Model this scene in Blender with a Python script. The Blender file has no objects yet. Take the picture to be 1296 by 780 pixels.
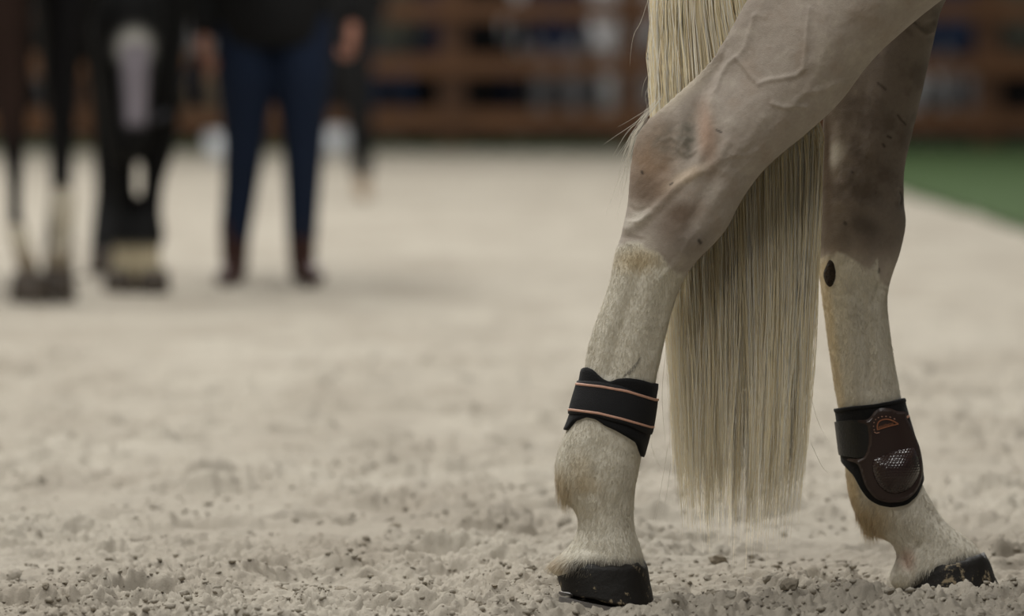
import bpy, bmesh, math, random
import numpy as np
from mathutils import Vector, Matrix
from mathutils.bvhtree import BVHTree
from mathutils.geometry import delaunay_2d_cdt

random.seed(7)
RNG = np.random.default_rng(11)
scene = bpy.context.scene
COL = scene.collection

# ------------------------------------------------------------------ camera
FPX = 7200.0                     # 200 mm lens on a 36 mm wide frame of 1296 px
CAM_H = 0.675
PITCH = math.atan(300 / FPX)
cam = bpy.data.cameras.new('camera')
cam.sensor_width = 36.0
cam.lens = 200.0
cam.clip_end = 300
cam.dof.use_dof = True
cam.dof.focus_distance = 7.22
cam.dof.aperture_fstop = 4.3
cam_o = bpy.data.objects.new('camera', cam)
cam_o.location = (0, 0, CAM_H)
cam_o.rotation_euler = (math.pi / 2 - PITCH, 0, 0)
COL.objects.link(cam_o)
scene.camera = cam_o

# ------------------------------------------------------------------ world, lamps, exposure
world = bpy.data.worlds.new('hall_air')
scene.world = world
world.use_nodes = True
bg = world.node_tree.nodes['Background']
bg.inputs[0].default_value = (0.98, 0.98, 1.0, 1)
bg.inputs[1].default_value = 0.09

def hall_lamp(x, y, z, sx, sy, power):
    l = bpy.data.lights.new('hall_lamp', 'AREA')
    l.shape = 'RECTANGLE'; l.size = sx; l.size_y = sy; l.energy = power
    l.color = (1.0, 0.985, 0.95)
    o = bpy.data.objects.new('hall_lamp', l)
    o.location = (x, y, z)
    COL.objects.link(o)
for yy, pw in ((2.5, 350), (10.5, 540), (18.5, 520), (26.5, 520), (34.5, 500), (42.5, 300)):
    for xx in (-5.0, 2.0):
        hall_lamp(xx - 0.6, yy, 8.0, 1.6, 5.0, pw * (1.25 if xx < 0 else 0.9))

scene.view_settings.view_transform = 'Standard'
scene.view_settings.look = 'None'
scene.view_settings.gamma = 1.0
scene.view_settings.use_curve_mapping = False
scene.view_settings.exposure = -0.27
scene.cycles.use_denoising = True
scene.cycles.diffuse_bounces = 8

# ------------------------------------------------------------------ helpers
_cp, _sp = math.cos(PITCH), math.sin(PITCH)
def ray(px, py):
    xr = (px - 648) / FPX; yu = (390 - py) / FPX
    return np.array([xr, _cp + yu * _sp, -_sp + yu * _cp])
def at(px, py, Y):
    d = ray(px, py); t = Y / d[1]
    return np.array([0, 0, CAM_H]) + d * t
def pix(P):
    P = np.asarray(P, float)
    d = P - np.array([0, 0, CAM_H])
    dep = d[..., 1] * _cp - d[..., 2] * _sp
    up = d[..., 1] * _sp + d[..., 2] * _cp
    return 648 + FPX * d[..., 0] / dep, 390 - FPX * up / dep

def lin(c):
    c = np.asarray(c, float) / 255.0
    return np.where(c <= 0.04045, c / 12.92, ((c + 0.055) / 1.055) ** 2.4)

def _hash(ix, iy, iz):
    h = (ix.astype(np.int64) * 374761393 + iy.astype(np.int64) * 668265263 + iz.astype(np.int64) * 2147483647) & 0xffffffff
    h = ((h ^ (h >> 13)) * 1274126177) & 0xffffffff
    h = h ^ (h >> 16)
    return (h & 0xffff) / 65535.0
def vnoise(p):
    p = np.asarray(p, float)
    i = np.floor(p).astype(np.int64); f = p - i
    f = f * f * (3 - 2 * f)
    if p.shape[1] == 2:
        z = np.zeros(len(p), np.int64)
        a = _hash(i[:, 0], i[:, 1], z); b = _hash(i[:, 0] + 1, i[:, 1], z)
        c = _hash(i[:, 0], i[:, 1] + 1, z); d = _hash(i[:, 0] + 1, i[:, 1] + 1, z)
        return (a * (1 - f[:, 0]) + b * f[:, 0]) * (1 - f[:, 1]) + (c * (1 - f[:, 0]) + d * f[:, 0]) * f[:, 1]
    r = 0
    for dx in (0, 1):
        for dy in (0, 1):
            for dz in (0, 1):
                w = (f[:, 0] if dx else 1 - f[:, 0]) * (f[:, 1] if dy else 1 - f[:, 1]) * (f[:, 2] if dz else 1 - f[:, 2])
                r = r + w * _hash(i[:, 0] + dx, i[:, 1] + dy, i[:, 2] + dz)
    return r
def fbm(p, octv=4, gain=0.5):
    s = 0; a = 1; t = 0
    for k in range(octv):
        s = s + a * (vnoise(p * (2.03 ** k) + 17.3 * k) - 0.5); t += a; a *= gain
    return s / t * 2
def sstep(a, b, x):
    t = np.clip((x - a) / (b - a), 0, 1)
    return t * t * (3 - 2 * t)

def make_obj(name, me, material=None, parent=None, smooth=True):
    o = bpy.data.objects.new(name, me)
    COL.objects.link(o)
    if material is not None:
        if len(me.materials) == 0:
            me.materials.append(material)
    if parent is not None:
        o.parent = parent
        o.matrix_parent_inverse = Matrix.Identity(4)
        if parent.location.length > 0 and not o.get('_local'):
            o.matrix_parent_inverse = Matrix.Translation(-parent.location)
    if smooth:
        me.polygons.foreach_set('use_smooth', np.ones(len(me.polygons), bool))
    return o
def mesh(name, verts, faces):
    me = bpy.data.meshes.new(name)
    me.from_pydata([tuple(map(float, v)) for v in verts], [], [tuple(int(i) for i in f) for f in faces])
    me.update()
    return me
def fast_mesh(name, V, F):
    """V (n,3) array, F (m,k) array of equal sized faces"""
    V = np.asarray(V, np.float32); F = np.asarray(F, np.int32)
    me = bpy.data.meshes.new(name)
    m, k = F.shape
    me.vertices.add(len(V)); me.vertices.foreach_set('co', V.ravel())
    me.loops.add(m * k); me.loops.foreach_set('vertex_index', F.ravel())
    me.polygons.add(m); me.polygons.foreach_set('loop_start', np.arange(0, m * k, k, dtype=np.int32))
    me.update(calc_edges=True)
    return me
def set_col(me, C):
    a = me.color_attributes.new('Col', 'FLOAT_COLOR', 'POINT')
    buf = np.ones((len(me.vertices), 4), np.float32); buf[:, :3] = C
    a.data.foreach_set('color', buf.ravel())
def tag(o, label=None, cat=None, group=None, kind=None):
    if label: o['label'] = label
    if cat: o['category'] = cat
    if group: o['group'] = group
    if kind: o['kind'] = kind
    return o
def empty(name, loc):
    o = bpy.data.objects.new(name, None)
    o.location = tuple(map(float, loc)); o.empty_display_size = 0.1
    COL.objects.link(o)
    return o

# ------------------------------------------------------------------ materials
def new_mat(name, color=(128, 128, 128), rough=0.7, spec=0.3, vary=0.0, scale=20.0, bump=0.0, bscale=200.0, sheen=0.0,
            attr=False, metal=0.0, bdist=0.002):
    m = bpy.data.materials.new(name); m.use_nodes = True
    nt = m.node_tree; p = nt.nodes['Principled BSDF']
    p.inputs['Roughness'].default_value = rough
    p.inputs['Specular IOR Level'].default_value = spec
    p.inputs['Metallic'].default_value = metal
    if sheen: p.inputs['Sheen Weight'].default_value = sheen
    tc = nt.nodes.new('ShaderNodeTexCoord')
    if attr:
        a = nt.nodes.new('ShaderNodeAttribute'); a.attribute_name = 'Col'; src = a.outputs['Color']
    else:
        a = nt.nodes.new('ShaderNodeRGB'); a.outputs[0].default_value = (*lin(color), 1); src = a.outputs[0]
    if vary:
        n = nt.nodes.new('ShaderNodeTexNoise'); n.inputs['Scale'].default_value = scale; n.inputs['Detail'].default_value = 6
        nt.links.new(tc.outputs['Object'], n.inputs['Vector'])
        mr = nt.nodes.new('ShaderNodeMapRange'); mr.inputs[1].default_value = 0.25; mr.inputs[2].default_value = 0.75
        mr.inputs[3].default_value = 1 - vary; mr.inputs[4].default_value = 1 + vary
        nt.links.new(n.outputs['Fac'], mr.inputs[0])
        v = nt.nodes.new('ShaderNodeVectorMath'); v.operation = 'SCALE'
        nt.links.new(src, v.inputs[0]); nt.links.new(mr.outputs[0], v.inputs['Scale']); src = v.outputs[0]
    nt.links.new(src, p.inputs['Base Color'])
    if bump:
        n = nt.nodes.new('ShaderNodeTexNoise'); n.inputs['Scale'].default_value = bscale; n.inputs['Detail'].default_value = 4
        nt.links.new(tc.outputs['Object'], n.inputs['Vector'])
        b = nt.nodes.new('ShaderNodeBump'); b.inputs['Strength'].default_value = bump; b.inputs['Distance'].default_value = bdist
        nt.links.new(n.outputs['Fac'], b.inputs['Height']); nt.links.new(b.outputs[0], p.inputs['Normal'])
    return m

def sand_mat(name, c1, c2, c3):
    m = bpy.data.materials.new(name); m.use_nodes = True
    nt = m.node_tree; p = nt.nodes['Principled BSDF']
    p.inputs['Roughness'].default_value = 0.95; p.inputs['Specular IOR Level'].default_value = 0.1
    tc = nt.nodes.new('ShaderNodeTexCoord')
    def noise(scale, det, vec):
        n = nt.nodes.new('ShaderNodeTexNoise'); n.inputs['Scale'].default_value = scale; n.inputs['Detail'].default_value = det
        n.inputs['Roughness'].default_value = 0.65
        nt.links.new(vec, n.inputs['Vector']); return n
    mp = nt.nodes.new('ShaderNodeMapping'); mp.inputs['Scale'].default_value = (1.0, 0.45, 1)
    nt.links.new(tc.outputs['Object'], mp.inputs[0])
    n1 = noise(2.2, 6, mp.outputs[0]); n2 = noise(260, 3, tc.outputs['Object'])
    r1 = nt.nodes.new('ShaderNodeValToRGB')
    r1.color_ramp.elements[0].position = 0.32; r1.color_ramp.elements[0].color = (*lin(c2), 1)
    r1.color_ramp.elements[1].position = 0.62; r1.color_ramp.elements[1].color = (*lin(c1), 1)
    nt.links.new(n1.outputs['Fac'], r1.inputs[0])
    mx = nt.nodes.new('ShaderNodeMix'); mx.data_type = 'RGBA'
    mr = nt.nodes.new('ShaderNodeMapRange'); mr.inputs[1].default_value = 0.55; mr.inputs[2].default_value = 0.75
    mr.inputs[3].default_value = 0; mr.inputs[4].default_value = 0.55
    nt.links.new(n2.outputs['Fac'], mr.inputs[0]); nt.links.new(mr.outputs[0], mx.inputs['Factor'])
    n5 = noise(11, 4, mp.outputs[0]); m5 = nt.nodes.new('ShaderNodeMapRange')
    m5.inputs[1].default_value = 0.52; m5.inputs[2].default_value = 0.72; m5.inputs[3].default_value = 1.0; m5.inputs[4].default_value = 0.8
    nt.links.new(n5.outputs['Fac'], m5.inputs[0])
    sc5 = nt.nodes.new('ShaderNodeVectorMath'); sc5.operation = 'SCALE'
    nt.links.new(r1.outputs[0], sc5.inputs[0]); nt.links.new(m5.outputs[0], sc5.inputs['Scale'])
    nt.links.new(sc5.outputs[0], mx.inputs['A']); mx.inputs['B'].default_value = (*lin(c3), 1)
    nt.links.new(mx.outputs['Result'], p.inputs['Base Color'])
    b = nt.nodes.new('ShaderNodeBump'); b.inputs['Strength'].default_value = 0.5; b.inputs['Distance'].default_value = 0.003
    n3 = noise(420, 4, tc.outputs['Object'])
    nt.links.new(n3.outputs['Fac'], b.inputs['Height']); nt.links.new(b.outputs[0], p.inputs['Normal'])
    return m

def hoof_mat(name, zlo):
    """black horn with dried sand caked on in patches, more of it near the ground"""
    m = bpy.data.materials.new(name); m.use_nodes = True
    nt = m.node_tree; p = nt.nodes['Principled BSDF']
    p.inputs['Roughness'].default_value = 0.55; p.inputs['Specular IOR Level'].default_value = 0.35
    tc = nt.nodes.new('ShaderNodeTexCoord')
    n = nt.nodes.new('ShaderNodeTexNoise'); n.inputs['Scale'].default_value = 95; n.inputs['Detail'].default_value = 7; n.inputs['Roughness'].default_value = 0.7
    n2 = nt.nodes.new('ShaderNodeTexNoise'); n2.inputs['Scale'].default_value = 28; n2.inputs['Detail'].default_value = 3
    nt.links.new(tc.outputs['Object'], n.inputs['Vector']); nt.links.new(tc.outputs['Object'], n2.inputs['Vector'])
    sx = nt.nodes.new('ShaderNodeSeparateXYZ'); nt.links.new(tc.outputs['Object'], sx.inputs[0])
    hz = nt.nodes.new('ShaderNodeMapRange'); hz.inputs[1].default_value = zlo; hz.inputs[2].default_value = zlo + 0.05
    hz.inputs[3].default_value = 0.10; hz.inputs[4].default_value = 0.0
    nt.links.new(sx.outputs['Z'], hz.inputs[0])
    a1 = nt.nodes.new('ShaderNodeMath'); a1.operation = 'MULTIPLY_ADD'; a1.inputs[1].default_value = 0.55
    nt.links.new(n2.outputs['Fac'], a1.inputs[0]); nt.links.new(n.outputs['Fac'], a1.inputs[2])
    a2 = nt.nodes.new('ShaderNodeMath'); a2.operation = 'ADD'
    nt.links.new(a1.outputs[0], a2.inputs[0]); nt.links.new(hz.outputs[0], a2.inputs[1])
    r = nt.nodes.new('ShaderNodeMapRange'); r.inputs[1].default_value = 0.945; r.inputs[2].default_value = 1.02
    nt.links.new(a2.outputs[0], r.inputs[0])
    mx = nt.nodes.new('ShaderNodeMix'); mx.data_type = 'RGBA'
    mx.inputs['A'].default_value = (*lin((24, 21, 17)), 1); mx.inputs['B'].default_value = (*lin((150, 135, 108)), 1)
    nt.links.new(r.outputs[0], mx.inputs['Factor']); nt.links.new(mx.outputs['Result'], p.inputs['Base Color'])
    b = nt.nodes.new('ShaderNodeBump'); b.inputs['Strength'].default_value = 0.5; b.inputs['Distance'].default_value = 0.003
    nt.links.new(a2.outputs[0], b.inputs['Height']); nt.links.new(b.outputs[0], p.inputs['Normal'])
    return m

M_SAND = sand_mat('sand', (168, 161, 148), (148, 140, 127), (130, 122, 109))
M_CLOD = sand_mat('clod_sand', (158, 149, 133), (134, 125, 111), (112, 102, 88))
M_COAT = new_mat('coat', attr=True, rough=0.75, spec=0.2, vary=0.07, scale=220, bump=0.6, bscale=600, sheen=0.1, bdist=0.001)
M_HAIR = new_mat('hair', attr=True, rough=0.55, spec=0.3)
M_TAIL = new_mat('tail_hair', attr=True, rough=0.45, spec=0.4)
def add_translucency(m, f):
    nt = m.node_tree; p = nt.nodes['Principled BSDF']; out = nt.nodes['Material Output']
    t = nt.nodes.new('ShaderNodeBsdfTranslucent'); mx = nt.nodes.new('ShaderNodeMixShader'); mx.inputs[0].default_value = f
    nt.links.new(p.inputs['Base Color'].links[0].from_socket, t.inputs['Color'])
    nt.links.new(p.outputs[0], mx.inputs[1]); nt.links.new(t.outputs[0], mx.inputs[2]); nt.links.new(mx.outputs[0], out.inputs['Surface'])
add_translucency(M_TAIL, 0.15); add_translucency(M_HAIR, 0.25)
M_HOOF = hoof_mat('hoof_horn', 0.0)
M_STEEL = new_mat('steel', (116, 112, 108), rough=0.6, metal=0.3, vary=0.2, scale=80)
M_NEO = new_mat('neoprene', (13, 13, 14), rough=0.8, spec=0.25, bump=0.4, bscale=500, sheen=0.05)
M_STRAP = new_mat('strap_elastic', (21, 21, 23), rough=0.7, spec=0.3, bump=0.5, bscale=900)
M_COPPER = new_mat('copper_piping', (190, 146, 124), rough=0.45, spec=0.5, vary=0.12, scale=300)
M_SHELL = new_mat('brown_shell', (50, 36, 31), rough=0.36, spec=0.4, bump=0.08, bscale=150)
M_TPU = new_mat('hook_tape', (7, 7, 7), rough=0.4, spec=0.5, bump=0.5, bscale=330, bdist=0.002)
M_LOGO = new_mat('copper_logo', (150, 96, 66), rough=0.4, spec=0.5)
M_RAIL = new_mat('rail_wood', (98, 66, 40), rough=0.6, vary=0.25, scale=3)
M_POST = new_mat('post_wood', (78, 52, 32), rough=0.6, vary=0.25, scale=3)
M_TURF = new_mat('turf', (58, 78, 40), rough=0.9, vary=0.25, scale=14, bump=0.5, bscale=120, bdist=0.01)
M_BACK = new_mat('dark_boards', (34, 29, 27), rough=0.8, vary=0.3, scale=2)
M_DARKLEG = new_mat('dark_coat', attr=True, rough=0.7, spec=0.15, vary=0.12, scale=18)
M_PAIL = new_mat('pail_plastic', (200, 204, 208), rough=0.4, vary=0.05, scale=10)
M_WIRE = new_mat('wire', (90, 90, 92), rough=0.4, metal=0.8)
M_WHITE = new_mat('white_paint', (196, 192, 186), rough=0.6, vary=0.08, scale=8)
M_CHEST = new_mat('chestnut_horn', (44, 34, 24), rough=0.8, vary=0.4, scale=220, bump=0.9, bscale=300, bdist=0.004)
M_ROPE = new_mat('rope', (28, 28, 34), rough=0.8, bump=0.5, bscale=200)

def dome_mat():
    m = new_mat('brown_mesh_dome', (46, 32, 29), rough=0.2, spec=0.5)
    nt = m.node_tree; p = nt.nodes['Principled BSDF']
    tc = nt.nodes.new('ShaderNodeTexCoord')
    sp = nt.nodes.new('ShaderNodeSeparateXYZ'); nt.links.new(tc.outputs['Object'], sp.inputs[0])
    k1 = nt.nodes.new('ShaderNodeMath'); k1.operation = 'MULTIPLY_ADD'; k1.inputs[1].default_value = -0.577
    nt.links.new(sp.outputs['Z'], k1.inputs[0]); nt.links.new(sp.outputs['X'], k1.inputs[2])
    k2 = nt.nodes.new('ShaderNodeMath'); k2.operation = 'MULTIPLY'; k2.inputs[1].default_value = 1.155
    nt.links.new(sp.outputs['Z'], k2.inputs[0])
    cb = nt.nodes.new('ShaderNodeCombineXYZ'); nt.links.new(k1.outputs[0], cb.inputs[0]); nt.links.new(k2.outputs[0], cb.inputs[1])
    v = nt.nodes.new('ShaderNodeTexVoronoi'); v.voronoi_dimensions = '2D'; v.inputs['Scale'].default_value = 270; v.inputs['Randomness'].default_value = 0.0
    nt.links.new(cb.outputs[0], v.inputs['Vector'])
    b = nt.nodes.new('ShaderNodeBump'); b.inputs['Strength'].default_value = 0.5; b.inputs['Distance'].default_value = 0.001
    nt.links.new(v.outputs['Distance'], b.inputs['Height']); nt.links.new(b.outputs[0], p.inputs['Normal'])
    return m
M_DOME = dome_mat()

# ------------------------------------------------------------------ lofts
def catmull(A, m):
    """A (n,k) control rows -> dense rows, m per interval"""
    A = np.asarray(A, float); n = len(A)
    E = np.vstack([2 * A[0] - A[1], A, 2 * A[-1] - A[-2]])
    out = []
    for i in range(n - 1):
        p0, p1, p2, p3 = E[i], E[i + 1], E[i + 2], E[i + 3]
        for k in range(m):
            t = k / m
            out.append(0.5 * (2 * p1 + (p2 - p0) * t + (2 * p0 - 5 * p1 + 4 * p2 - p3) * t * t + (3 * p1 - p0 - 3 * p2 + p3) * t ** 3))
    out.append(A[-1])
    return np.array(out)

class Limb:
    """a limb seen in profile: rows (rx,ry, fx,fy, depth half width, rear thinness, depth offset)"""
    def __init__(self, rows, Yc, m=6, N=48):
        D = catmull(rows, m)
        self.N = N
        R = np.array([at(r[0], r[1], Yc) for r in D]); F = np.array([at(r[2], r[3], Yc) for r in D])
        self.c = (R + F) / 2; self.c[:, 1] += D[:, 6]
        h = F - R
        self.a = np.linalg.norm(h, axis=1) / 2
        self.u = h / (2 * self.a[:, None])
        self.b = D[:, 4]; self.th = D[:, 5]
    def grid(self, off=0.0, N=None):
        N = N or self.N
        t = np.linspace(0, 2 * np.pi, N, endpoint=False)
        ct, st = np.cos(t), np.sin(t)
        e = 0.9
        cu = np.sign(ct) * np.abs(ct) ** e; sv = np.sign(st) * np.abs(st) ** e
        w = self.th[:, None] + (1 - self.th[:, None]) * sstep(-1, 0.35, cu)[None, :]
        U = (self.a[:, None] + off) * cu[None, :]
        Vv = (self.b[:, None] * w + off) * sv[None, :]
        P = self.c[:, None, :] + U[..., None] * self.u[:, None, :]
        P[..., 1] += Vv
        return P
    def closed(self):
        P = self.grid(); n, N = P.shape[:2]
        return loft_faces(P)
def loft_faces(P):
    n, N = P.shape[:2]
    V = list(P.reshape(-1, 3)); F = []
    for i in range(n - 1):
        for j in range(N):
            k = (j + 1) % N
            F.append((i * N + j, i * N + k, (i + 1) * N + k, (i + 1) * N + j))
    V.append(P[0].mean(0)); V.append(P[-1].mean(0)); a, b = len(V) - 2, len(V) - 1
    for j in range(N):
        k = (j + 1) % N
        F.append((a, k, j)); F.append((b, (n - 1) * N + j, (n - 1) * N + k))
    return V, F
def tube(pts, rad, N=12, m=4, flat=None, cap=1.0):
    """closed tube along pts; rad per point (scalar or (side, depth)); rounded ends"""
    pts = np.asarray(pts, float); rad = np.asarray([r if hasattr(r, '__len__') else (r, r) for r in rad], float)
    D = catmull(np.hstack([pts, rad]), m) if len(pts) > 2 else np.hstack([pts, rad])
    C, R = D[:, :3], np.maximum(D[:, 3:5], 1e-4)
    T = np.gradient(C, axis=0); T /= np.linalg.norm(T, axis=1)[:, None] + 1e-9
    # rounded caps
    pre = [(C[0] - T[0] * R[0].mean() * s * cap, R[0] * q, T[0]) for s, q in ((0.95, 0.3), (0.7, 0.7), (0.35, 0.93))]
    post = [(C[-1] + T[-1] * R[-1].mean() * s * cap, R[-1] * q, T[-1]) for s, q in ((0.35, 0.93), (0.7, 0.7), (0.95, 0.3))]
    C = np.vstack([[p[0] for p in pre], C, [p[0] for p in post]])
    R = np.vstack([[p[1] for p in pre], R, [p[1] for p in post]])
    T = np.vstack([[p[2] for p in pre], T, [p[2] for p in post]])
    side = np.array([1.0, 0.02, 0.03]) if flat is None else np.asarray(flat, float)
    rings = []
    th = np.linspace(0, 2 * np.pi, N, endpoint=False)
    for c, r, t in zip(C, R, T):
        s = side - t * side.dot(t)
        if np.linalg.norm(s) < 0.2:
            s = np.array([0, 0, 1.0]) - t * t[2]
            if np.linalg.norm(s) < 0.2: s = np.array([0, 1.0, 0]) - t * t[1]
        s /= np.linalg.norm(s); q = np.cross(t, s)
        rings.append(c + r[0] * np.cos(th)[:, None] * s + r[1] * np.sin(th)[:, None] * q)
    return loft_faces(np.array(rings))
def join(parts):
    V, F = [], []
    for v, f in parts:
        o = len(V); V.extend(v); F.extend([tuple(i + o for i in q) for q in f])
    return V, F
def remeshed(name, parts, voxel, smooth_iter=4):
    V, F = join(parts)
    me = mesh(name, V, F)
    bm = bmesh.new(); bm.from_mesh(me); bmesh.ops.recalc_face_normals(bm, faces=bm.faces); bm.to_mesh(me); bm.free()
    o = bpy.data.objects.new(name, me); COL.objects.link(o)
    r = o.modifiers.new('r', 'REMESH'); r.mode = 'VOXEL'; r.voxel_size = voxel
    s = o.modifiers.new('s', 'SMOOTH'); s.factor = 0.5; s.iterations = smooth_iter
    dg = bpy.context.evaluated_depsgraph_get()
    out = bpy.data.meshes.new_from_object(o.evaluated_get(dg))
    bpy.data.objects.remove(o); bpy.data.meshes.remove(me)
    out.name = name
    return out
def co_of(me):
    a = np.empty(len(me.vertices) * 3, np.float32); me.vertices.foreach_get('co', a); return a.reshape(-1, 3).astype(float)
def no_of(me):
    a = np.empty(len(me.vertices) * 3, np.float32); me.vertices.foreach_get('normal', a); return a.reshape(-1, 3).astype(float)

# ================================================================== FLOOR
NEAR_Y, FAR_Y = 7.20, 7.40
HOOF_SPOTS = [(*at(762, 765, NEAR_Y)[:2], 0.10), (*at(1205, 750, FAR_Y)[:2], 0.10)]
dents = []
for i in range(260):
    y = 7.0 + 11 * RNG.random() ** 1.3; x = (RNG.random() * 2 - 1) * 0.115 * y
    dents.append((x, y, 0.02 + 0.05 * RNG.random() ** 1.5, 0.010 + 0.026 * RNG.random()))
dents.append((*at(470, 434, 14.2)[:2], 0.10, 0.05)); dents.append((*at(398, 656, 8.6)[:2], 0.03, 0.03))
dents.append((*at(610, 617, 9.2)[:2], 0.08, 0.03)); dents.append((*at(905, 706, 7.9)[:2], 0.05, 0.02))
def ground_h(x, y):
    p = np.stack([x, y], 1)
    h = 0.010 * fbm(p * 2.2 + 3.1, 3) + 0.006 * fbm(p * 9 + 7, 3)
    rough = sstep(0.38, 0.62, vnoise(p * 4.5 + 41)) * 0.8 + 0.35 + 0.5 * sstep(8.2, 7.2, y)
    far = sstep(17, 10, y)
    n0 = vnoise(p * 13 + 3.3); n1 = vnoise(p * 30 + 5.5); n2 = vnoise(p * 62 + 9.1); n3 = vnoise(p * 130 + 1.7); n4 = vnoise(p * 260 + 2.7)
    n5 = vnoise(p * np.array([17., 24.]) + 8.8)
    crumb = (0.019 + 0.013 * sstep(7.8, 8.6, y)) * (n0 - 0.5) + 0.014 * sstep(0.55, 0.85, n5) * sstep(7.6, 8.4, y) + 0.009 * np.abs(n1 - 0.5) + 0.0045 * sstep(0.45, 0.8, n2) + 0.0048 * sstep(0.46, 0.70, n3) + 0.0036 * n4
    rough = rough * sstep(6.5, 6.8, y) * sstep(.137, .128, np.abs(x) / np.maximum(y, 6.0))
    h = h + rough * (0.35 + 0.65 * far) * crumb
    for dx, dy, r, d in dents:
        m = (np.abs(x - dx) < 3.2 * r) & (np.abs(y - dy) < 3.2 * r)
        if m.any():
            q = ((x[m] - dx) ** 2 + (y[m] - dy) ** 2) / (r * r)
            h[m] += -d * np.exp(-q) + 0.35 * d * np.exp(-((np.sqrt(q) - 1.5) / 0.4) ** 2)
    h = h * sstep(3.3, 4.5, y) - 0.006
    for hx, hy, r in HOOF_SPOTS:
        q = np.exp(-(((x - hx) / (r * 1.0)) ** 2 + ((y - hy) / r) ** 2) ** 1.5)
        h = h * (1 - 0.8 * q)
    return h
ys = [6.75]
while ys[-1] < 8.3: ys.append(ys[-1] * 1.0007)
while ys[-1] < 13.5: ys.append(ys[-1] * 1.0018)
while ys[-1] < 64: ys.append(ys[-1] * 1.012)
ys = np.array([-20, -8, 0, 2, 3] + list(np.arange(3.6, 6.72, 0.06)) + ys)
us = np.linspace(-0.128, 0.128, 640)
ext = np.array([0.14, 0.17, 0.22, 0.32, 0.5, 0.9, 1.6])
us = np.concatenate([-ext[::-1], us, ext])
XX = us[None, :] * np.maximum(ys, 6.0)[:, None]; YY = np.repeat(ys[:, None], len(us), 1)
ZZ = ground_h(XX.ravel().copy(), YY.ravel().copy())
V = np.stack([XX.ravel(), YY.ravel(), ZZ], 1)
nr, nc = XX.shape
idx = np.arange(nr * nc).reshape(nr, nc)
F = np.stack([idx[:-1, :-1], idx[:-1, 1:], idx[1:, 1:], idx[1:, :-1]], -1).reshape(-1, 4)
floor = make_obj('floor', fast_mesh('floor', V, F), M_SAND)
tag(floor, 'pale beige sand of the riding arena, rough with crumbs and clods', kind='structure')

# clods: distorted stones of clumped sand
def clod_mesh(seed, sub):
    bm = bmesh.new(); bmesh.ops.create_icosphere(bm, subdivisions=sub, radius=1.0)
    P = np.array([v.co[:] for v in bm.verts])
    d = 1 + 0.5 * fbm(P * 1.2 + seed * 7.7, 2) + 0.42 * fbm(P * 3.1 + seed * 3.1, 2)
    P = P * d[:, None]; P[:, 2] *= 0.72
    for v, q in zip(bm.verts, P): v.co = q
    me = bpy.data.meshes.new('sand_clod'); bm.to_mesh(me); bm.free(); me.materials.append(M_SAND if seed % 3 else M_CLOD)
    return me
clods = [clod_mesh(s, 2) for s in range(7)]
spots = [(910, 719, 13), (957, 707, 10), (1062, 706, 9), (903, 761, 17), (862, 748, 14), (1053, 752, 15), (940, 758, 10), (1076, 716, 5),
         (334, 725, 6), (490, 743, 9), (533, 763, 13), (590, 741, 6), (405, 655, 6), (642, 692, 8), (565, 687, 7), (605, 703, 8), (672, 733, 8),
         (632, 768, 14), (545, 726, 8), (420, 726, 8), (100, 760, 12), (85, 748, 12), (1256, 768, 10), (1004, 716, 6), (983, 720, 7),
         (1128, 760, 9), (1210, 762, 9), (1000, 768, 11), (720, 772, 9), (690, 758, 6), (15, 728, 10), (40, 744, 8), (230, 765, 9), (300, 750, 8)]
clist = []
for px, py, r in spots:
    Y = CAM_H * FPX / (py + 4 - 90.0); clist.append(((px - 648) * Y / FPX, Y, r * Y / FPX))
while len(clist) < 230:
    Y = 7.03 + 3.2 * RNG.random() ** 1.8; x = (RNG.random() * 2 - 1) * 0.093 * Y
    if any(math.hypot(x - hx, Y - hy) < 0.11 for hx, hy, _ in HOOF_SPOTS): continue
    clist.append((x, Y, 0.0035 + 0.0085 * RNG.random() ** 2.2))
cz = ground_h(np.array([c[0] for c in clist]), np.array([c[1] for c in clist]))
for i, (x, y, r) in enumerate(clist):
    o = bpy.data.objects.new('sand_clod', clods[i % 7]); COL.objects.link(o)
    o.location = (x, y, cz[i] + r * (0.25 if i < len(spots) else 0.05)); o.scale = (r * random.uniform(.85, 1.2), r, r * random.uniform(.7, 1.0))
    o.rotation_euler = (random.uniform(-.4, .4), random.uniform(-.4, .4), random.uniform(0, 6.28)); o.parent = floor
# crumbs too small to tell apart
bm = bmesh.new(); bmesh.ops.create_icosphere(bm, subdivisions=1, radius=1.0)
IV = np.array([v.co[:] for v in bm.verts]); IF = np.array([[v.index for v in f.verts] for f in bm.faces]); bm.free()
n = 17000
cy = 6.8 + 3.4 * RNG.random(n) ** 2.2; cx = (RNG.random(n) * 2 - 1) * 0.122 * cy
cr = 0.0010 + 0.0042 * RNG.random(n) ** 3
keep = vnoise(np.stack([cx, cy], 1) * 7 + 2.2) + .6 * sstep(7.9, 7.2, cy) > .52
for hx, hy, _ in HOOF_SPOTS: keep &= np.hypot(cx - hx, cy - hy) > 0.085
cx, cy, cr = cx[keep], cy[keep], cr[keep]; n = len(cx)
chz = ground_h(cx.copy(), cy.copy())
jit = 1 + 0.5 * (RNG.random((n, len(IV), 1)) - 0.5) * 2
V = (IV[None] * jit * np.array([1.15, 1.15, .75])) * cr[:, None, None] + np.stack([cx, cy, chz + cr * 0.1], 1)[:, None, :]
F = (IF[None] + (np.arange(n) * len(IV))[:, None, None]).reshape(-1, 3)
o = make_obj('sand_crumbs', fast_mesh('sand_crumbs', V.reshape(-1, 3), F), M_SAND, floor, smooth=False)
o['kind'] = 'stuff'

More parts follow.
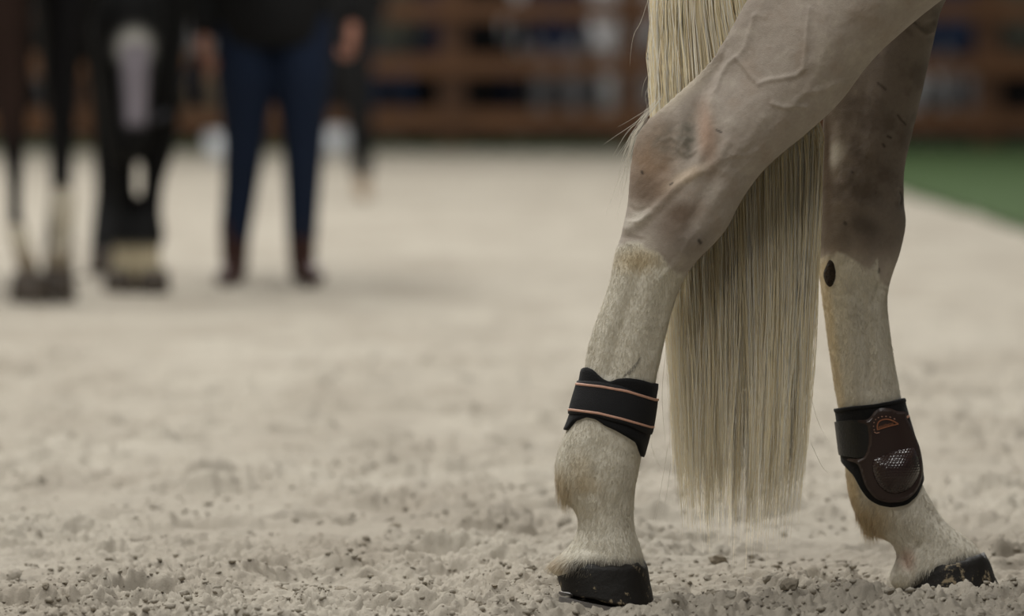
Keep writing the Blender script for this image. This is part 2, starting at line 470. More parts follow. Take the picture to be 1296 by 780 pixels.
# ------------------------------------------------------------------ turf strips, back wall
def box(x0, x1, y0, y1, z0, z1):
    V = [(x, y, z) for x in (x0, x1) for y in (y0, y1) for z in (z0, z1)]
    F = [(0, 1, 3, 2), (4, 6, 7, 5), (0, 4, 5, 1), (2, 3, 7, 6), (0, 2, 6, 4), (1, 5, 7, 3)]
    return V, F
FENCE_Y = 48.6
t = make_obj('turf_border', mesh('turf_border', *box(2.17, 30, -10, FENCE_Y + 2, -0.05, 0.03)), M_TURF, smooth=False)
tag(t, 'strip of green turf along the right edge of the sand', kind='structure')
t = make_obj('turf_border', mesh('turf_border', *box(-30, 2.17, FENCE_Y - 0.8, FENCE_Y + 2, -0.05, 0.03)), M_TURF, smooth=False)
tag(t, 'strip of green turf along the foot of the wooden fence', kind='structure')
wb = make_obj('wall_back', mesh('wall_back', *box(-30, 30, 56, 56.3, -0.1, 7)), M_BACK, smooth=False)
tag(wb, 'dark wall far behind the wooden fence', kind='structure')
for k in range(14):
    pl = make_obj('plank', mesh('plank', *box(-30, 30, 55.95, 56.0, 0.02 + k * 0.5, 0.49 + k * 0.5)), M_BACK, wb, smooth=False)

# ------------------------------------------------------------------ fence
fence = empty('arena_fence', (0, FENCE_Y, 0))
tag(fence, 'brown wooden post and rail fence across the far end of the arena', 'fence')
SF = FPX / FENCE_Y
def fx(px): return (px - 648) / SF
def fz(py): return CAM_H + (90 - py) / SF
for yc in (-58, 12, 82, 152):
    for px0 in range(-106 - 452 * 3, 3400, 226):
        a, b = fx(px0) + 0.004, fx(px0 + 226) - 0.004
        r = make_obj('rail', mesh('rail', *box(a, b, FENCE_Y - 0.03, FENCE_Y + 0.02, fz(yc + 13), fz(yc - 12) + random.uniform(-.01, .01))), M_RAIL, fence, smooth=False)
for px0 in range(-106 - 452 * 3, 3500, 226):
    w = 0.105
    make_obj('post', mesh('post', *box(fx(px0) - w, fx(px0) + w, FENCE_Y + 0.022, FENCE_Y + 0.20, 0.031, 1.75)), M_POST, fence, smooth=False)

# ================================================================== WHITE HORSE
horse = empty('white_horse', at(960, 760, 7.3) * np.array([1, 1, 0]))
tag(horse, 'white horse seen from the hindquarters down, hind legs in black boots, long cream tail', 'horse')
near_rows = [
    # rx, ry, fx, fy, b, thin, yoff
    (985, -470, 1300, -440, .090, .8, .06), (995, -330, 1360, -250, .115, .8, .03), (1010, -180, 1345, -95, .110, .75, .0),
    (992, -85, 1222, -22, .092, .6, -.005), (944, 0, 1117, 63, .078, .42, -.003), (911, 57, 1063, 130, .068, .34, 0), (886, 90, 1020, 170, .062, .30, 0),
    (843, 129, 988, 196, .058, .34, 0), (806, 168, 963, 220, .056, .45, 0), (797, 215, 938, 255, .057, .58, 0), (794, 255, 921, 288, .057, .68, 0),
    (786, 297, 900, 313, .053, .75, 0), (778, 320, 881, 331, .047, .8, 0), (773, 349, 864, 356, .042, .85, 0), (764, 380, 853, 386, .038, .85, 0),
    (752, 411, 845, 417, .036, .85, 0), (742, 447, 837, 452, .035, .85, 0), (737, 480, 829, 490, .036, .85, 0), (729, 510, 824, 520, .039, .9, 0),
    (721, 535, 819, 550, .043, .9, 0), (712, 555, 812, 577, .045, .9, 0), (703, 580, 808, 600, .046, .9, 0), (702, 606, 804, 620, .044, .9, 0),
    (711, 627, 803, 637, .040, .9, 0), (728, 648, 802, 654, .037, .95, 0), (731, 670, 805, 676, .038, 1, 0), (721, 691, 811, 692, .045, 1, 0),
    (697, 713, 816, 711, .052, .95, 0), (693, 721, 817, 721, .053, .9, 0), (706, 731, 812, 731, .046, .9, 0)]
far_rows = [
    (985, -470, 1300, -440, .090, .8, -.06), (1000, -330, 1360, -250, .115, .8, -.03), (1020, -180, 1345, -110, .110, .75, 0),
    (1040, -80, 1250, -60, .090, .65, 0), (1048, 0, 1197, 0, .072, .5, 0), (1046, 60, 1180, 60, .064, .42, 0), (1043, 120, 1167, 117, .058, .4, 0),
    (1040, 170, 1154, 172, .055, .45, 0), (1038, 213, 1145, 213, .055, .55, 0), (1036, 255, 1144, 257, .055, .65, 0), (1033, 287, 1147, 281, .054, .7, 0),
    (1034, 315, 1140, 318, .050, .75, 0), (1036, 345, 1129, 350, .044, .8, 0), (1040, 378, 1123, 378, .039, .85, 0), (1044, 410, 1126, 413, .036, .85, 0),
    (1048, 440, 1131, 450, .034, .85, 0), (1053, 475, 1137, 482, .034, .85, 0), (1060, 515, 1142, 510, .036, .88, 0), (1064, 545, 1150, 538, .039, .9, 0),
    (1068, 578, 1158, 566, .043, .9, 0), (1070, 602, 1163, 590, .045, .9, 0), (1074, 628, 1167, 612, .045, .9, 0), (1084, 654, 1178, 632, .043, .9, 0),
    (1103, 673, 1195, 659, .040, .92, 0), (1128, 688, 1217, 677, .039, .95, 0), (1135, 706, 1236, 692, .044, 1, 0), (1126, 727, 1244, 708, .049, .95, 0),
    (1127, 741, 1244, 722, .050, .9, 0), (1138, 748, 1236, 738, .044, .9, 0)]
NL = Limb(near_rows, NEAR_Y); FL = Limb(far_rows, FAR_Y)
def torso_loft(rows, Yc, axis_pts=None):
    D = catmull(np.array(rows, float), 6); rings = []
    th = np.linspace(0, 2 * np.pi, 40, endpoint=False)
    for x, z, hh, hw in D:
        rings.append(np.stack([np.full(40, x), Yc + hw * np.cos(th), z + hh * np.sin(th)], 1))
    return loft_faces(np.array(rings))
HY = 7.30
parts = [NL.closed(), FL.closed(),
         torso_loft([(.27, 1.36, .10, .08), (.36, 1.32, .22, .17), (.55, 1.29, .28, .25), (.8, 1.235, .29, .265), (1.15, 1.19, .31, .29),
                     (1.5, 1.17, .33, .285), (1.75, 1.2, .31, .25), (1.95, 1.24, .22, .18), (2.02, 1.25, .1, .08)], HY),
         tube([(1.75, HY, 1.32), (2.0, HY, 1.55), (2.22, HY, 1.78), (2.36, HY, 1.92)], [(.24, .12), (.2, .095), (.16, .08), (.12, .07)], N=20, flat=(1, 0, -.6)),
         tube([(2.34, HY, 1.9), (2.47, HY, 1.78), (2.62, HY, 1.62), (2.74, HY, 1.48), (2.79, HY, 1.42)], [(.11, .08), (.13, .095), (.10, .075), (.07, .06), (.06, .055)], N=20, flat=(.7, 0, .7)),
         tube([(2.33, HY - .05, 1.96), (2.33, HY - .07, 2.03), (2.345, HY - .075, 2.1)], [.03, .035, .01], N=10),
         tube([(2.33, HY + .05, 1.96), (2.33, HY + .07, 2.03), (2.345, HY + .075, 2.1)], [.03, .035, .01], N=10)]
for sgn, dx in ((-1, 0.0), (1, 0.09)):
    fy = HY + sgn * 0.13
    x0 = 1.62 + dx
    parts.append(tube([(x0 + .02, fy, 1.2), (x0, fy, .98), (x0 - .01, fy, .78), (x0, fy, .56), (x0 + .005, fy, .49), (x0, fy, .42), (x0 - .005, fy, .3), (x0, fy, .22), (x0 + .035, fy, .13), (x0 + .05, fy, .075)],
                      [(.15, .09), (.10, .075), (.075, .06), (.05, .045), (.055, .05), (.04, .04), (.036, .03), (.045, .042), (.036, .038), (.055, .055)], N=20))
body = remeshed('body', parts, 0.0075, 3)
# finer faces on the hind legs
bm = bmesh.new(); bm.from_mesh(body)
es = [e for e in bm.edges if (e.verts[0].co.z + e.verts[1].co.z) < 1.72 and (e.verts[0].co.x + e.verts[1].co.x) < 1.7]
r = bmesh.ops.subdivide_edges(bm, edges=es, cuts=3, use_grid_fill=True)
vs = [v for v in bm.verts if v.co.z < 0.84 and v.co.x < 0.84]
for _ in range(3): bmesh.ops.smooth_vert(bm, verts=vs, factor=0.5, use_axis_x=True, use_axis_y=True, use_axis_z=True)
bm.to_mesh(body); bm.free(); body.update()

P = co_of(body); Nn = no_of(body)
hind = (P[:, 2] < 0.95) & (P[:, 0] < 0.95)
isnear = P[:, 1] < 7.30
def legpix(P, Yc):
    Q = P.copy(); Q[:, 1] = Yc
    return pix(Q)
px = np.zeros(len(P)); py = np.zeros(len(P))
for msk, Yc in ((isnear, NEAR_Y), (~isnear, FAR_Y)):
    a, b = legpix(P[msk], Yc); px[msk] = a; py[msk] = b
def pdist(px, py, poly):
    d = np.full(len(px), 1e9)
    for (x0, y0), (x1, y1) in zip(poly[:-1], poly[1:]):
        vx, vy = x1 - x0, y1 - y0; L = vx * vx + vy * vy + 1e-9
        t = np.clip(((px - x0) * vx + (py - y0) * vy) / L, 0, 1)
        d = np.minimum(d, np.hypot(px - x0 - t * vx, py - y0 - t * vy))
    return d
relief_near = [  # polyline, height in mm, width in px
    ([(1021, 12), (1017, 55), (1014, 86), (1005, 95), (988, 99), (972, 101), (958, 106), (948, 95), (938, 81), (931, 73), (920, 81), (911, 95), (905, 114)], 2.6, 3.2),
    ([(975, 131), (988, 135), (1003, 134), (1018, 135)], 2.0, 3.2), ([(1003, 129), (1015, 117), (1037, 114), (1062, 104)], 1.8, 4),
    ([(931, 74), (942, 61), (948, 40), (954, 21)], 1.8, 3.5), ([(954, 21), (957, 18), (966, 22)], 1.2, 3),
    ([(1045, 20), (1040, 60), (1032, 92), (1020, 110)], .9, 5), ([(1003, 129), (985, 150), (970, 172), (950, 200)], 1.0, 6),
    ([(905, 78), (893, 105), (882, 135), (874, 165), (868, 195)], -7.0, 11), ([(918, 60), (905, 85)], -3, 7),
    ([(898, 120), (896, 150), (892, 185), (880, 210)], 4.0, 8), ([(918, 180), (908, 200), (893, 214), (872, 222), (856, 236), (838, 256), (815, 277), (794, 289)], 4.0, 6),
    ([(850, 160), (846, 185), (852, 200), (838, 215)], -3.0, 7), ([(866, 232), (850, 250), (828, 272), (812, 292)], -2.4, 6),
    ([(866, 175), (858, 188), (866, 196), (878, 190)], 2.2, 3), ([(838, 178), (848, 172), (856, 178)], 1.8, 3),
    ([(796, 262), (806, 268), (820, 262)], -1.6, 3), ([(793, 280), (810, 280), (822, 270)], 1.6, 2.5), ([(786, 300), (800, 300), (812, 302)], -1.6, 3),
    ([(930, 185), (915, 230), (898, 265), (884, 300), (872, 330)], 3.0, 12), ([(905, 225), (885, 255), (868, 290)], -2.2, 8),
    ([(962, 150), (940, 185), (915, 200)], 1.2, 5), ([(925, 195), (940, 196), (955, 190)], 1.2, 3),
    ([(806, 340), (796, 380), (782, 420), (770, 470)], -3.2, 8), ([(826, 345), (818, 380), (805, 430), (796, 480)], 1.6, 9),
    ([(790, 345), (779, 385), (766, 430), (754, 472)], 2.0, 8), ([(845, 350), (836, 390), (826, 440)], -1.4, 6),
    ([(865, 321), (850, 335), (832, 352)], 1.4, 4), ([(883, 288), (870, 300), (862, 318)], 1.2, 3),
    ([(733, 555), (728, 585), (735, 610)], 2.0, 10), ([(760, 560), (752, 590), (748, 620)], -2.0, 9), ([(784, 585), (778, 620)], 1.5, 10),
    ([(770, 640), (768, 665), (772, 690)], 1.0, 10), ([(745, 655), (742, 690)], -1.4, 7), ([(711, 700), (735, 690), (765, 694)], -1.2, 6)]
relief_far = [
    ([(1148, 28), (1158, 38), (1168, 44), (1180, 41), (1190, 24)], 2.8, 3.5), ([(1152, 24), (1166, 34), (1180, 28)], -3.5, 5),
    ([(1118, 70), (1114, 120), (1112, 170), (1106, 230)], 1.5, 8), ([(1092, 110), (1088, 160), (1085, 210)], -1.8, 8),
    ([(1152, 90), (1146, 130), (1138, 180)], 1.6, 6), ([(1140, 110), (1132, 160), (1126, 200)], -1.6, 6),
    ([(1062, 160), (1060, 200), (1066, 230)], 2.4, 8), ([(1100, 200), (1104, 230), (1112, 250)], -1.8, 6), ([(1076, 240), (1090, 262), (1110, 262), (1126, 245)], 2.2, 8),
    ([(1136, 238), (1141, 248), (1139, 262)], -2.6, 2.5), ([(1132, 236), (1144, 240), (1145, 258)], 2.2, 3),
    ([(1062, 270), (1072, 300), (1070, 330)], -2.0, 8), ([(1095, 285), (1098, 320), (1104, 350)], 2.4, 10), ([(1122, 300), (1112, 340), (1106, 380)], -1.6, 7),
    ([(1090, 380), (1094, 430), (1100, 490)], -2.4, 7), ([(1113, 372), (1108, 420), (1112, 470), (1118, 500)], 2.2, 6), ([(1070, 380), (1076, 440), (1082, 500)], 2.0, 8),
    ([(1048, 322), (1041, 346), (1048, 372)], 1.5, 3), ([(1120, 665), (1145, 675), (1160, 690)], -1.6, 7), ([(1141, 700), (1146, 716), (1152, 700), (1160, 684)], -2.4, 4),
    ([(1160, 650), (1180, 668), (1205, 688)], 1.4, 10)]
side = np.abs(Nn[:, 1]) ** 0.7
disp = np.zeros(len(P))
for msk, rel in ((isnear & hind, relief_near), (~isnear & hind, relief_far)):
    a, b, s = px[msk], py[msk], np.zeros(msk.sum())
    for poly, h, w in rel:
        s += h * 0.001 * np.exp(-(pdist(a, b, poly) / w) ** 2)
    disp[msk] = s * side[msk]
mot = fbm(np.stack([px / 16, py / 16, np.zeros(len(px)) + isnear], 1), 3)
disp += hind * 0.0013 * mot * side * sstep(380, 250, py)
mot2 = fbm(np.stack([px / 5.5 + py / 9, py / 7, 3.3 + np.zeros(len(px)) + isnear], 1), 3)
disp += hind * 0.0007 * mot2 * side * np.exp(-((py - 215) / 90) ** 2)
P2 = P + Nn * disp[:, None]
body.vertices.foreach_set('co', P2.astype(np.float32).ravel()); body.update()

# coat colour: grey clipped skin above, cream white hair below the hocks
def blob(cx, cy, rx, ry, ang=0.0):
    c, s = math.cos(ang), math.sin(ang); dx, dy = px - cx, py - cy
    return np.exp(-(((dx * c + dy * s) / rx) ** 2 + ((-dx * s + dy * c) / ry) ** 2) ** 1.4)
def mixc(C, col, w): return C * (1 - w[:, None]) + lin(col)[None] * w[:, None]
nz = fbm(np.stack([px / 22, py / 22, P[:, 1] * 8], 1), 4); nz2 = fbm(np.stack([px / 7, py / 7, P[:, 1] * 20], 1), 3); nz3 = fbm(np.stack([px / 9 + py / 14, py / 26 - px / 40, P[:, 1] * 10], 1), 3)
C = np.repeat(lin((164, 153, 141))[None], len(P), 0)
W = isnear
C = mixc(C, (150, 134, 118), np.clip(0.5 * sstep(0.0, .6, nz), 0, 1))
C = mixc(C, (188, 178, 164), np.clip(0.5 * sstep(0.0, .6, -nz), 0, 1))
C = C * (1 + .10 * nz3 * hind)[:, None]
w = W * blob(825, 205, 34, 50, .2); C = mixc(C, (150, 122, 96), 0.85 * w * (0.8 + .3 * nz))
w = W * blob(815, 238, 22, 22); C = mixc(C, (112, 94, 78), 0.8 * w)
w = W * (blob(845, 180, 26, 26) + blob(868, 170, 10, 30)); C = mixc(C, (112, 106, 94), np.clip(0.85 * w * (0.75 + .5 * nz2), 0, 1))
w = W * blob(893, 168, 12, 40, -.1); C = mixc(C, (172, 138, 114), 0.6 * w)
w = W * blob(868, 222, 26, 8, -.5); C = mixc(C, (208, 188, 164), 0.7 * w)
w = W * (blob(852, 285, 22, 30, -.5) + blob(866, 265, 20, 14)); C = mixc(C, (120, 104, 90), np.clip(0.75 * w, 0, 1))
w = W * blob(858, 110, 45, 14, -.75); C = mixc(C, (205, 192, 168), 0.6 * w)
w = W * blob(803, 278, 18, 10, -.5); C = mixc(C, (198, 190, 176), 0.8 * w)
w = W * blob(875, 305, 30, 20, -.6); C = mixc(C, (132, 124, 116), 0.5 * w)
bn = np.interp(px, [770, 790, 806, 830, 845, 862, 880], [310, 309, 302, 316, 334, 346, 345])
white = W * sstep(-4, 6, py - bn + 7 * nz + 3 * nz2)
C = mixc(C, (214, 208, 192), white)
w = W * blob(806, 328, 30, 16, -.1); C = mixc(C, (196, 178, 142), 0.75 * w * white)
w = W * white * sstep(.1, .7, nz) * sstep(330, 380, py); C = mixc(C, (190, 182, 164), 0.5 * w)
w = W * (blob(708, 618, 14, 24) + .6 * blob(742, 612, 18, 12) + .5 * blob(735, 590, 14, 20)); C = mixc(C, (196, 176, 138), np.clip(.7 * w, 0, 1))
w = W * blob(700, 716, 22, 14); C = mixc(C, (170, 146, 108), .6 * w)
w = W * sstep(700, 714, py + 4 * nz2 - np.interp(px, [690, 753, 818], [4, -3, 2])) * sstep(704, 730, px); C = mixc(C, (52, 44, 34), .9 * w)
# far leg: dark inner skin, with the belly's shade also put into the colour
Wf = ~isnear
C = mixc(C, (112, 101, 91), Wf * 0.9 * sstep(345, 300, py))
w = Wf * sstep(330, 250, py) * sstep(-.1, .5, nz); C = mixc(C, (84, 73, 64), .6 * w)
w = Wf * blob(1056, 195, 11, 18, .3); C = mixc(C, (190, 184, 174), .8 * w)
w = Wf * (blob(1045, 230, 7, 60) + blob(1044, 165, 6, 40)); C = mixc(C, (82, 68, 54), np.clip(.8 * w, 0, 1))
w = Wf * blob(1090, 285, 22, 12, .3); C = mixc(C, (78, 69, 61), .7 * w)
bf = np.interp(px, [1030, 1050, 1065, 1085, 1098, 1108, 1112, 1130], [330, 322, 318, 330, 340, 328, 352, 366])
whitef = Wf * sstep(-4, 6, py - bf + 9 * nz + 4 * nz2)
C = mixc(C, (208, 202, 187), whitef)
w = Wf * whitef * sstep(.1, .7, nz); C = mixc(C, (180, 172, 156), .5 * w)
le = np.interp(py, [340, 378, 440, 515, 600, 640, 680], [1036, 1040, 1048, 1058, 1070, 1078, 1110])
w = Wf * whitef * sstep(16, 6, px - le) ; C = mixc(C, (204, 186, 150), .65 * w)
w = Wf * (blob(1100, 655, 26, 22) + blob(1075, 620, 10, 25)); C = mixc(C, (194, 172, 132), np.clip(.7 * w, 0, 1))
w = Wf * blob(1146, 706, 10, 14); C = mixc(C, (190, 160, 142), .7 * w)
cl = np.interp(px, [1140, 1149, 1158, 1179, 1202, 1218, 1239, 1250], [745, 737, 726, 716, 707, 703, 703, 706])
w = Wf * sstep(-7, 4, py - cl + 3 * nz2) * (px > 1136) * (py > 690); C = mixc(C, (52, 44, 34), .9 * w)
# nicks and scratches, plus a dark line along the far hock's crease
for near, poly, wd in ((True, [(809, 452), (803, 462), (796, 468), (790, 474)], 1.5), (True, [(905, 164), (911, 167)], 1.4), (True, [(882, 302), (884, 305)], 2.6), (True, [(847, 233), (850, 231)], 1.6),
                       (True, [(812, 217), (813, 219)], 2.0), (False, [(1108, 105), (1113, 109), (1117, 113)], 1.5), (False, [(1134, 146), (1138, 152), (1143, 157)], 1.5), (False, [(1120, 172), (1125, 174)], 1.8),
                       (False, [(1114, 182), (1116, 185)], 1.8), (False, [(1076, 217), (1077, 218)], 1.6), (False, [(1066, 281), (1067, 282)], 2.4), (False, [(1139, 243), (1141, 250), (1140, 257)], 1.5), (False, [(1110, 340), (1110, 343)], 2.2)):
    m = (isnear == near) & hind & (np.abs(px - poly[0][0]) < 30) & (np.abs(py - poly[0][1]) < 40) & (Nn[:, 1] < 0.2)
    w = np.zeros(len(P)); w[m] = np.exp(-(pdist(px[m], py[m], poly) / (wd * .8)) ** 2); C = mixc(C, (40, 33, 28), np.clip(w, 0, .75))
C = mixc(C, (196, 187, 174), sstep(.75, 1.3, P[:, 0] + .12 * nz))
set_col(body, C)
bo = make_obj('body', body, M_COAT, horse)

# hooves --------------------------------------------------------------
def hoof(name, lc, rc, lb, rb, Yc, wc, wb_, bul):
    """coronet from lc to rc, ground edge from lb to rb (pixels); half widths wc, wb_"""
    n = 12; N = 48; rings = []
    A0, A1 = at(*lc, Yc), at(*rc, Yc); B0, B1 = at(*lb, Yc), at(*rb, Yc)
    th = np.linspace(0, 2 * np.pi, N, endpoint=False)
    for k in range(n + 1):
        t = k / n
        L = A0 * (1 - t) + B0 * t; R = A1 * (1 - t) + B1 * t; c = (L + R) / 2; h = (R - L) / 2
        w = wc * (1 - t) + wb_ * t
        ct, st = np.cos(th), np.sin(th)
        hw = w * (0.86 + 0.14 * sstep(-1, .2, ct)) * np.sign(st) * np.abs(st) ** 0.8
        cu = np.sign(ct) * np.abs(ct) ** 0.85
        rg = c + cu[:, None] * h; rg[:, 1] += hw
        rg[:, 2] += bul * (1 - t) ** 1.2 * np.abs(st)
        rg[:, 2] += 0.0012 * np.sin(th * 9 + k)
        if k == 0: rg = c + (rg - c) * 0.96 + np.stack([0 * th, 0 * th, .0022 * np.sin(th * 7 + 1) + .0015 * np.sin(th * 17)], 1)
        rings.append(rg)
    bot = np.array([rings[-1].mean(0) + (rings[-1] - rings[-1].mean(0)) * q + np.array([0, 0, .004 * (1 - q)]) for q in (0.8, 0.4)])
    me = mesh(name, *loft_faces(np.vstack([np.array(rings), bot])))
    return make_obj(name, me, M_HOOF, horse)
hoof('hoof', (702, 720), (819, 715), (710, 746), (829, 769), NEAR_Y, .0555, .066, .006)
hoof('hoof', (1146, 741), (1249, 705), (1140, 757), (1269, 754), FAR_Y, .056, .068, .014)
for sgn, dx in ((-1, 0.0), (1, 0.09)):
    fy = HY + sgn * .13; x0 = 1.66 + dx
    th = np.linspace(0, 2 * np.pi, 32, endpoint=False); rings = []
    for k in range(6):
        t = k / 5; rings.append(np.stack([x0 + .012 + .018 * t + (.058 + .012 * t) * np.cos(th), fy + (.056 + .009 * t) * np.sin(th), .083 * (1 - t) + .0 + .02 * np.cos(th) * 0], 1))
    make_obj('hoof', mesh('hoof', *loft_faces(np.array(rings))), M_HOOF, horse)

def horseshoe(lb, rb, Yc, w):
    B0, B1 = at(*lb, Yc), at(*rb, Yc); c = (B0 + B1) / 2; h = (B1 - B0) / 2; up = np.array([-h[2], 0, h[0]]); up /= np.linalg.norm(up)
    th = np.linspace(-2.65, 2.65, 50); out = []
    for t in th:
        ct, st = math.cos(t), math.sin(t)
        o = c + h * (math.copysign(abs(ct) ** .85, ct)) + np.array([0, w * math.copysign(abs(st) ** .8, st), 0])
        i = c + (o - c) * 0.68
        out.append([o + up * .0, i + up * .0, i - up * .010, o - up * .010])
    out = np.array(out)
    return make_obj('horseshoe', mesh('horseshoe', *loft_faces(out)), M_STEEL, horse, smooth=False)
horseshoe((701, 751), (829, 772), NEAR_Y, .065)
horseshoe((1141, 757), (1267, 755), FAR_Y, .065)

# chestnut (horny patch) on the inner face of the far leg ---------------
dg = bpy.context.evaluated_depsgraph_get()
bvh_body = BVHTree.FromObject(bo, dg)
bo_loc = np.array(horse.location)
CAMV = Vector((0, 0, CAM_H))
body_bvh_w = BVHTree.FromPolygons([tuple(v) for v in P2], [tuple(p.vertices) for p in body.polygons])
def shoot(bvh, x, y, Yc):
    d = Vector(ray(x, y)).normalized()
    loc, nrm, i, dist = bvh.ray_cast(CAMV, d)
    if loc is None or abs(loc.y - Yc) > 0.12:
        loc, nrm, i, dist = bvh.find_nearest(Vector(at(x, y, Yc)))
    if nrm.dot(d) > 0: nrm = -nrm
    return np.array(loc), np.array(nrm)
def inside(poly, q):
    x, y = q; c = False; n = len(poly)
    for i in range(n):
        x0, y0 = poly[i]; x1, y1 = poly[i - 1]
        if (y0 > y) != (y1 > y) and x < (x1 - x0) * (y - y0) / (y1 - y0) + x0: c = not c
    return c
def resample(poly, step):
    out = []
    for i in range(len(poly)):
        a = np.array(poly[i - 1], float); b = np.array(poly[i], float)
        k = max(1, int(round(np.linalg.norm(b - a) / step)))
        for j in range(k): out.append(tuple(a + (b - a) * j / k))
    return out
def smooth_poly(poly, m=5):
    A = np.array(poly, float); n = len(A); out = []
    for i in range(n):
        p0, p1, p2, p3 = A[i - 1], A[i], A[(i + 1) % n], A[(i + 2) % n]
        for k in range(m):
            t = k / m; out.append(tuple(0.5 * (2 * p1 + (p2 - p0) * t + (2 * p0 - 5 * p1 + 4 * p2 - p3) * t * t + (3 * p1 - p0 - 3 * p2 + p3) * t ** 3)))
    return out
def patch(name, poly, bvh, Yc, inner, outer, material, parent, step=2.0, rise=None):
    """a plate lying on the surface hit under an outline: real thickness, follows the curve below"""
    B = resample(poly, step)
    pts = list(B); x0, y0 = np.min(B, 0); x1, y1 = np.max(B, 0); Bn = np.array(B)
    for yy in np.arange(y0, y1, step):
        for xx in np.arange(x0, x1, step):
            if inside(poly, (xx, yy)) and np.min(np.hypot(Bn[:, 0] - xx, Bn[:, 1] - yy)) > 0.6 * step: pts.append((xx, yy))
    r = delaunay_2d_cdt([Vector(p) for p in pts], [], [list(range(len(B)))], 1, 1e-5)
    vs, fs = r[0], r[2]
    top, bot = [], []
    for v in vs:
        l, n = shoot(bvh, v[0], v[1], Yc)
        dd = np.min(np.hypot(Bn[:, 0] - v[0], Bn[:, 1] - v[1]))
        h = outer + (rise(dd, v) if rise else 0)
        top.append(l + n * h); bot.append(l + n * inner)
    cnt = {}
    F = []
    for f in fs:
        f = list(f); F.append(f)
        for i in range(len(f)):
            e = (f[i - 1], f[i]); k = tuple(sorted(e)); cnt.setdefault(k, []).append(e)
    nT = len(top)
    F2 = list(F)
    for k, e in cnt.items():
        if len(e) == 1: a, b = e[0]; F2.append([b, a, a + nT, b + nT])
    me = mesh(name, top + bot, F2)
    bm = bmesh.new(); bm.from_mesh(me)
    loose = [v for v in bm.verts if not v.link_faces]; bmesh.ops.delete(bm, geom=loose, context='VERTS')
    bmesh.ops.recalc_face_normals(bm, faces=bm.faces); bm.to_mesh(me); bm.free()
    o = make_obj(name, me, material, parent)
    try: me.set_sharp_from_angle(angle=0.9)
    except Exception: pass
    return o
ch = [(1050, 329), (1055, 333), (1057.5, 343), (1057, 354), (1052, 363), (1047, 361), (1043, 352), (1043, 344), (1046, 336)]
o = patch('chestnut', smooth_poly(ch, 3), body_bvh_w, FAR_Y, -.002, .0005, M_CHEST, horse, 1.5, lambda d, v: .004 * min(1, d / 4))
o['label'] = 'dark horny chestnut'

# short coat hair on the white lower legs --------------------------------
body.calc_loop_triangles()
LT = np.empty(len(body.loop_triangles) * 3, np.int32); body.loop_triangles.foreach_get('vertices', LT); LT = LT.reshape(-1, 3)
tc_ = P2[LT].mean(1)
wv = np.maximum(white, whitef)
nearB_top = lambda x: np.interp(x, [739, 750, 761, 771, 781, 796, 828], [462, 468, 480, 484, 480, 479, 486])
nearB_bot = lambda x: np.interp(x, [716, 725, 740, 754, 765, 781, 796, 808, 813], [544, 533, 528, 531, 539, 546, 554, 562, 575])
farB_top = lambda x: np.interp(x, [1056, 1074, 1106, 1129, 1143], [518, 516, 513, 509, 505])
farB_bot = lambda x: np.interp(x, [1064, 1070, 1080, 1088, 1098, 1112, 1129, 1149, 1161, 1169], [585, 592, 602, 618, 632, 640, 643, 639, 628, 612])
area = np.linalg.norm(np.cross(P2[LT[:, 1]] - P2[LT[:, 0]], P2[LT[:, 2]] - P2[LT[:, 0]]), axis=1)
wt = area * np.minimum(wv[LT].mean(1), 1) * (tc_[:, 2] < .6) * (tc_[:, 0] < 1)
nh = 60000
ti = RNG.choice(len(LT), nh, p=wt / wt.sum())
bc = RNG.dirichlet((1, 1, 1), nh)
hp = (P2[LT[ti]] * bc[..., None]).sum(1); hn = (Nn[LT[ti]] * bc[..., None]).sum(1); hn /= np.linalg.norm(hn, axis=1)[:, None] + 1e-9
hc = (C[LT[ti]] * bc[..., None]).sum(1)
hx = (px[LT[ti]] * bc).sum(1); hy = (py[LT[ti]] * bc).sum(1); hnear = isnear[LT[ti][:, 0]]
under = np.where(hnear, (hy > nearB_top(hx) - 3) & (hy < nearB_bot(hx) - 1), (hy > farB_top(hx) - 4) & (hy < farB_bot(hx) - 1))
under |= np.where(hnear, hy > 716, hy > np.interp(hx, [1120, 1140, 1149, 1158, 1179, 1202, 1250], [752, 744, 736, 726, 715, 706, 704]))
ok = ~under
hp, hn, hc, hx, hy, hnear = hp[ok], hn[ok], hc[ok], hx[ok], hy[ok], hnear[ok]; nh = len(hp)
g = np.stack([np.where(hy > 560, -0.25, -0.10) * np.ones(nh), np.zeros(nh), -np.ones(nh)], 1) + RNG.normal(0, .22, (nh, 3))
sw = fbm(np.stack([hx / 18, hy / 18, hnear * 3.0], 1), 2)
g[:, 0] += 0.5 * sw
tuft = np.where(hnear, np.exp(-(((hx - 708) / 13) ** 2 + ((hy - 622) / 20) ** 2)), np.exp(-(((hx - 1092) / 22) ** 2 + ((hy - 662) / 18) ** 2)))
g = g - hn * (g * hn).sum(1)[:, None]; g /= np.linalg.norm(g, axis=1)[:, None] + 1e-9
L = (0.0045 + 0.003 * RNG.random(nh)) + tuft * (0.010 + 0.014 * RNG.random(nh))
cor = np.where(hnear, sstep(696, 712, hy), sstep(-16, -2, hy - np.interp(hx, [1149, 1179, 1218, 1250], [737, 716, 703, 706])) * (hx > 1145))
L += .009 * cor
lift = 0.13 + 0.1 * RNG.random(nh) + tuft * .12
sd = np.cross(hn, g); wd = (0.00032 + .00015 * RNG.random(nh))[:, None]
b0 = hp - sd * wd - hn * .0006; b1 = hp + sd * wd - hn * .0006
mid = hp + (g + hn * lift[:, None]) * (L * .55)[:, None]; m0 = mid - sd * wd * .7; m1 = mid + sd * wd * .7
bend = np.array([0, 0, -1.0]) * (tuft * .4)[:, None]
tip = hp + (g + hn * (lift * .9)[:, None] + bend) * L[:, None]
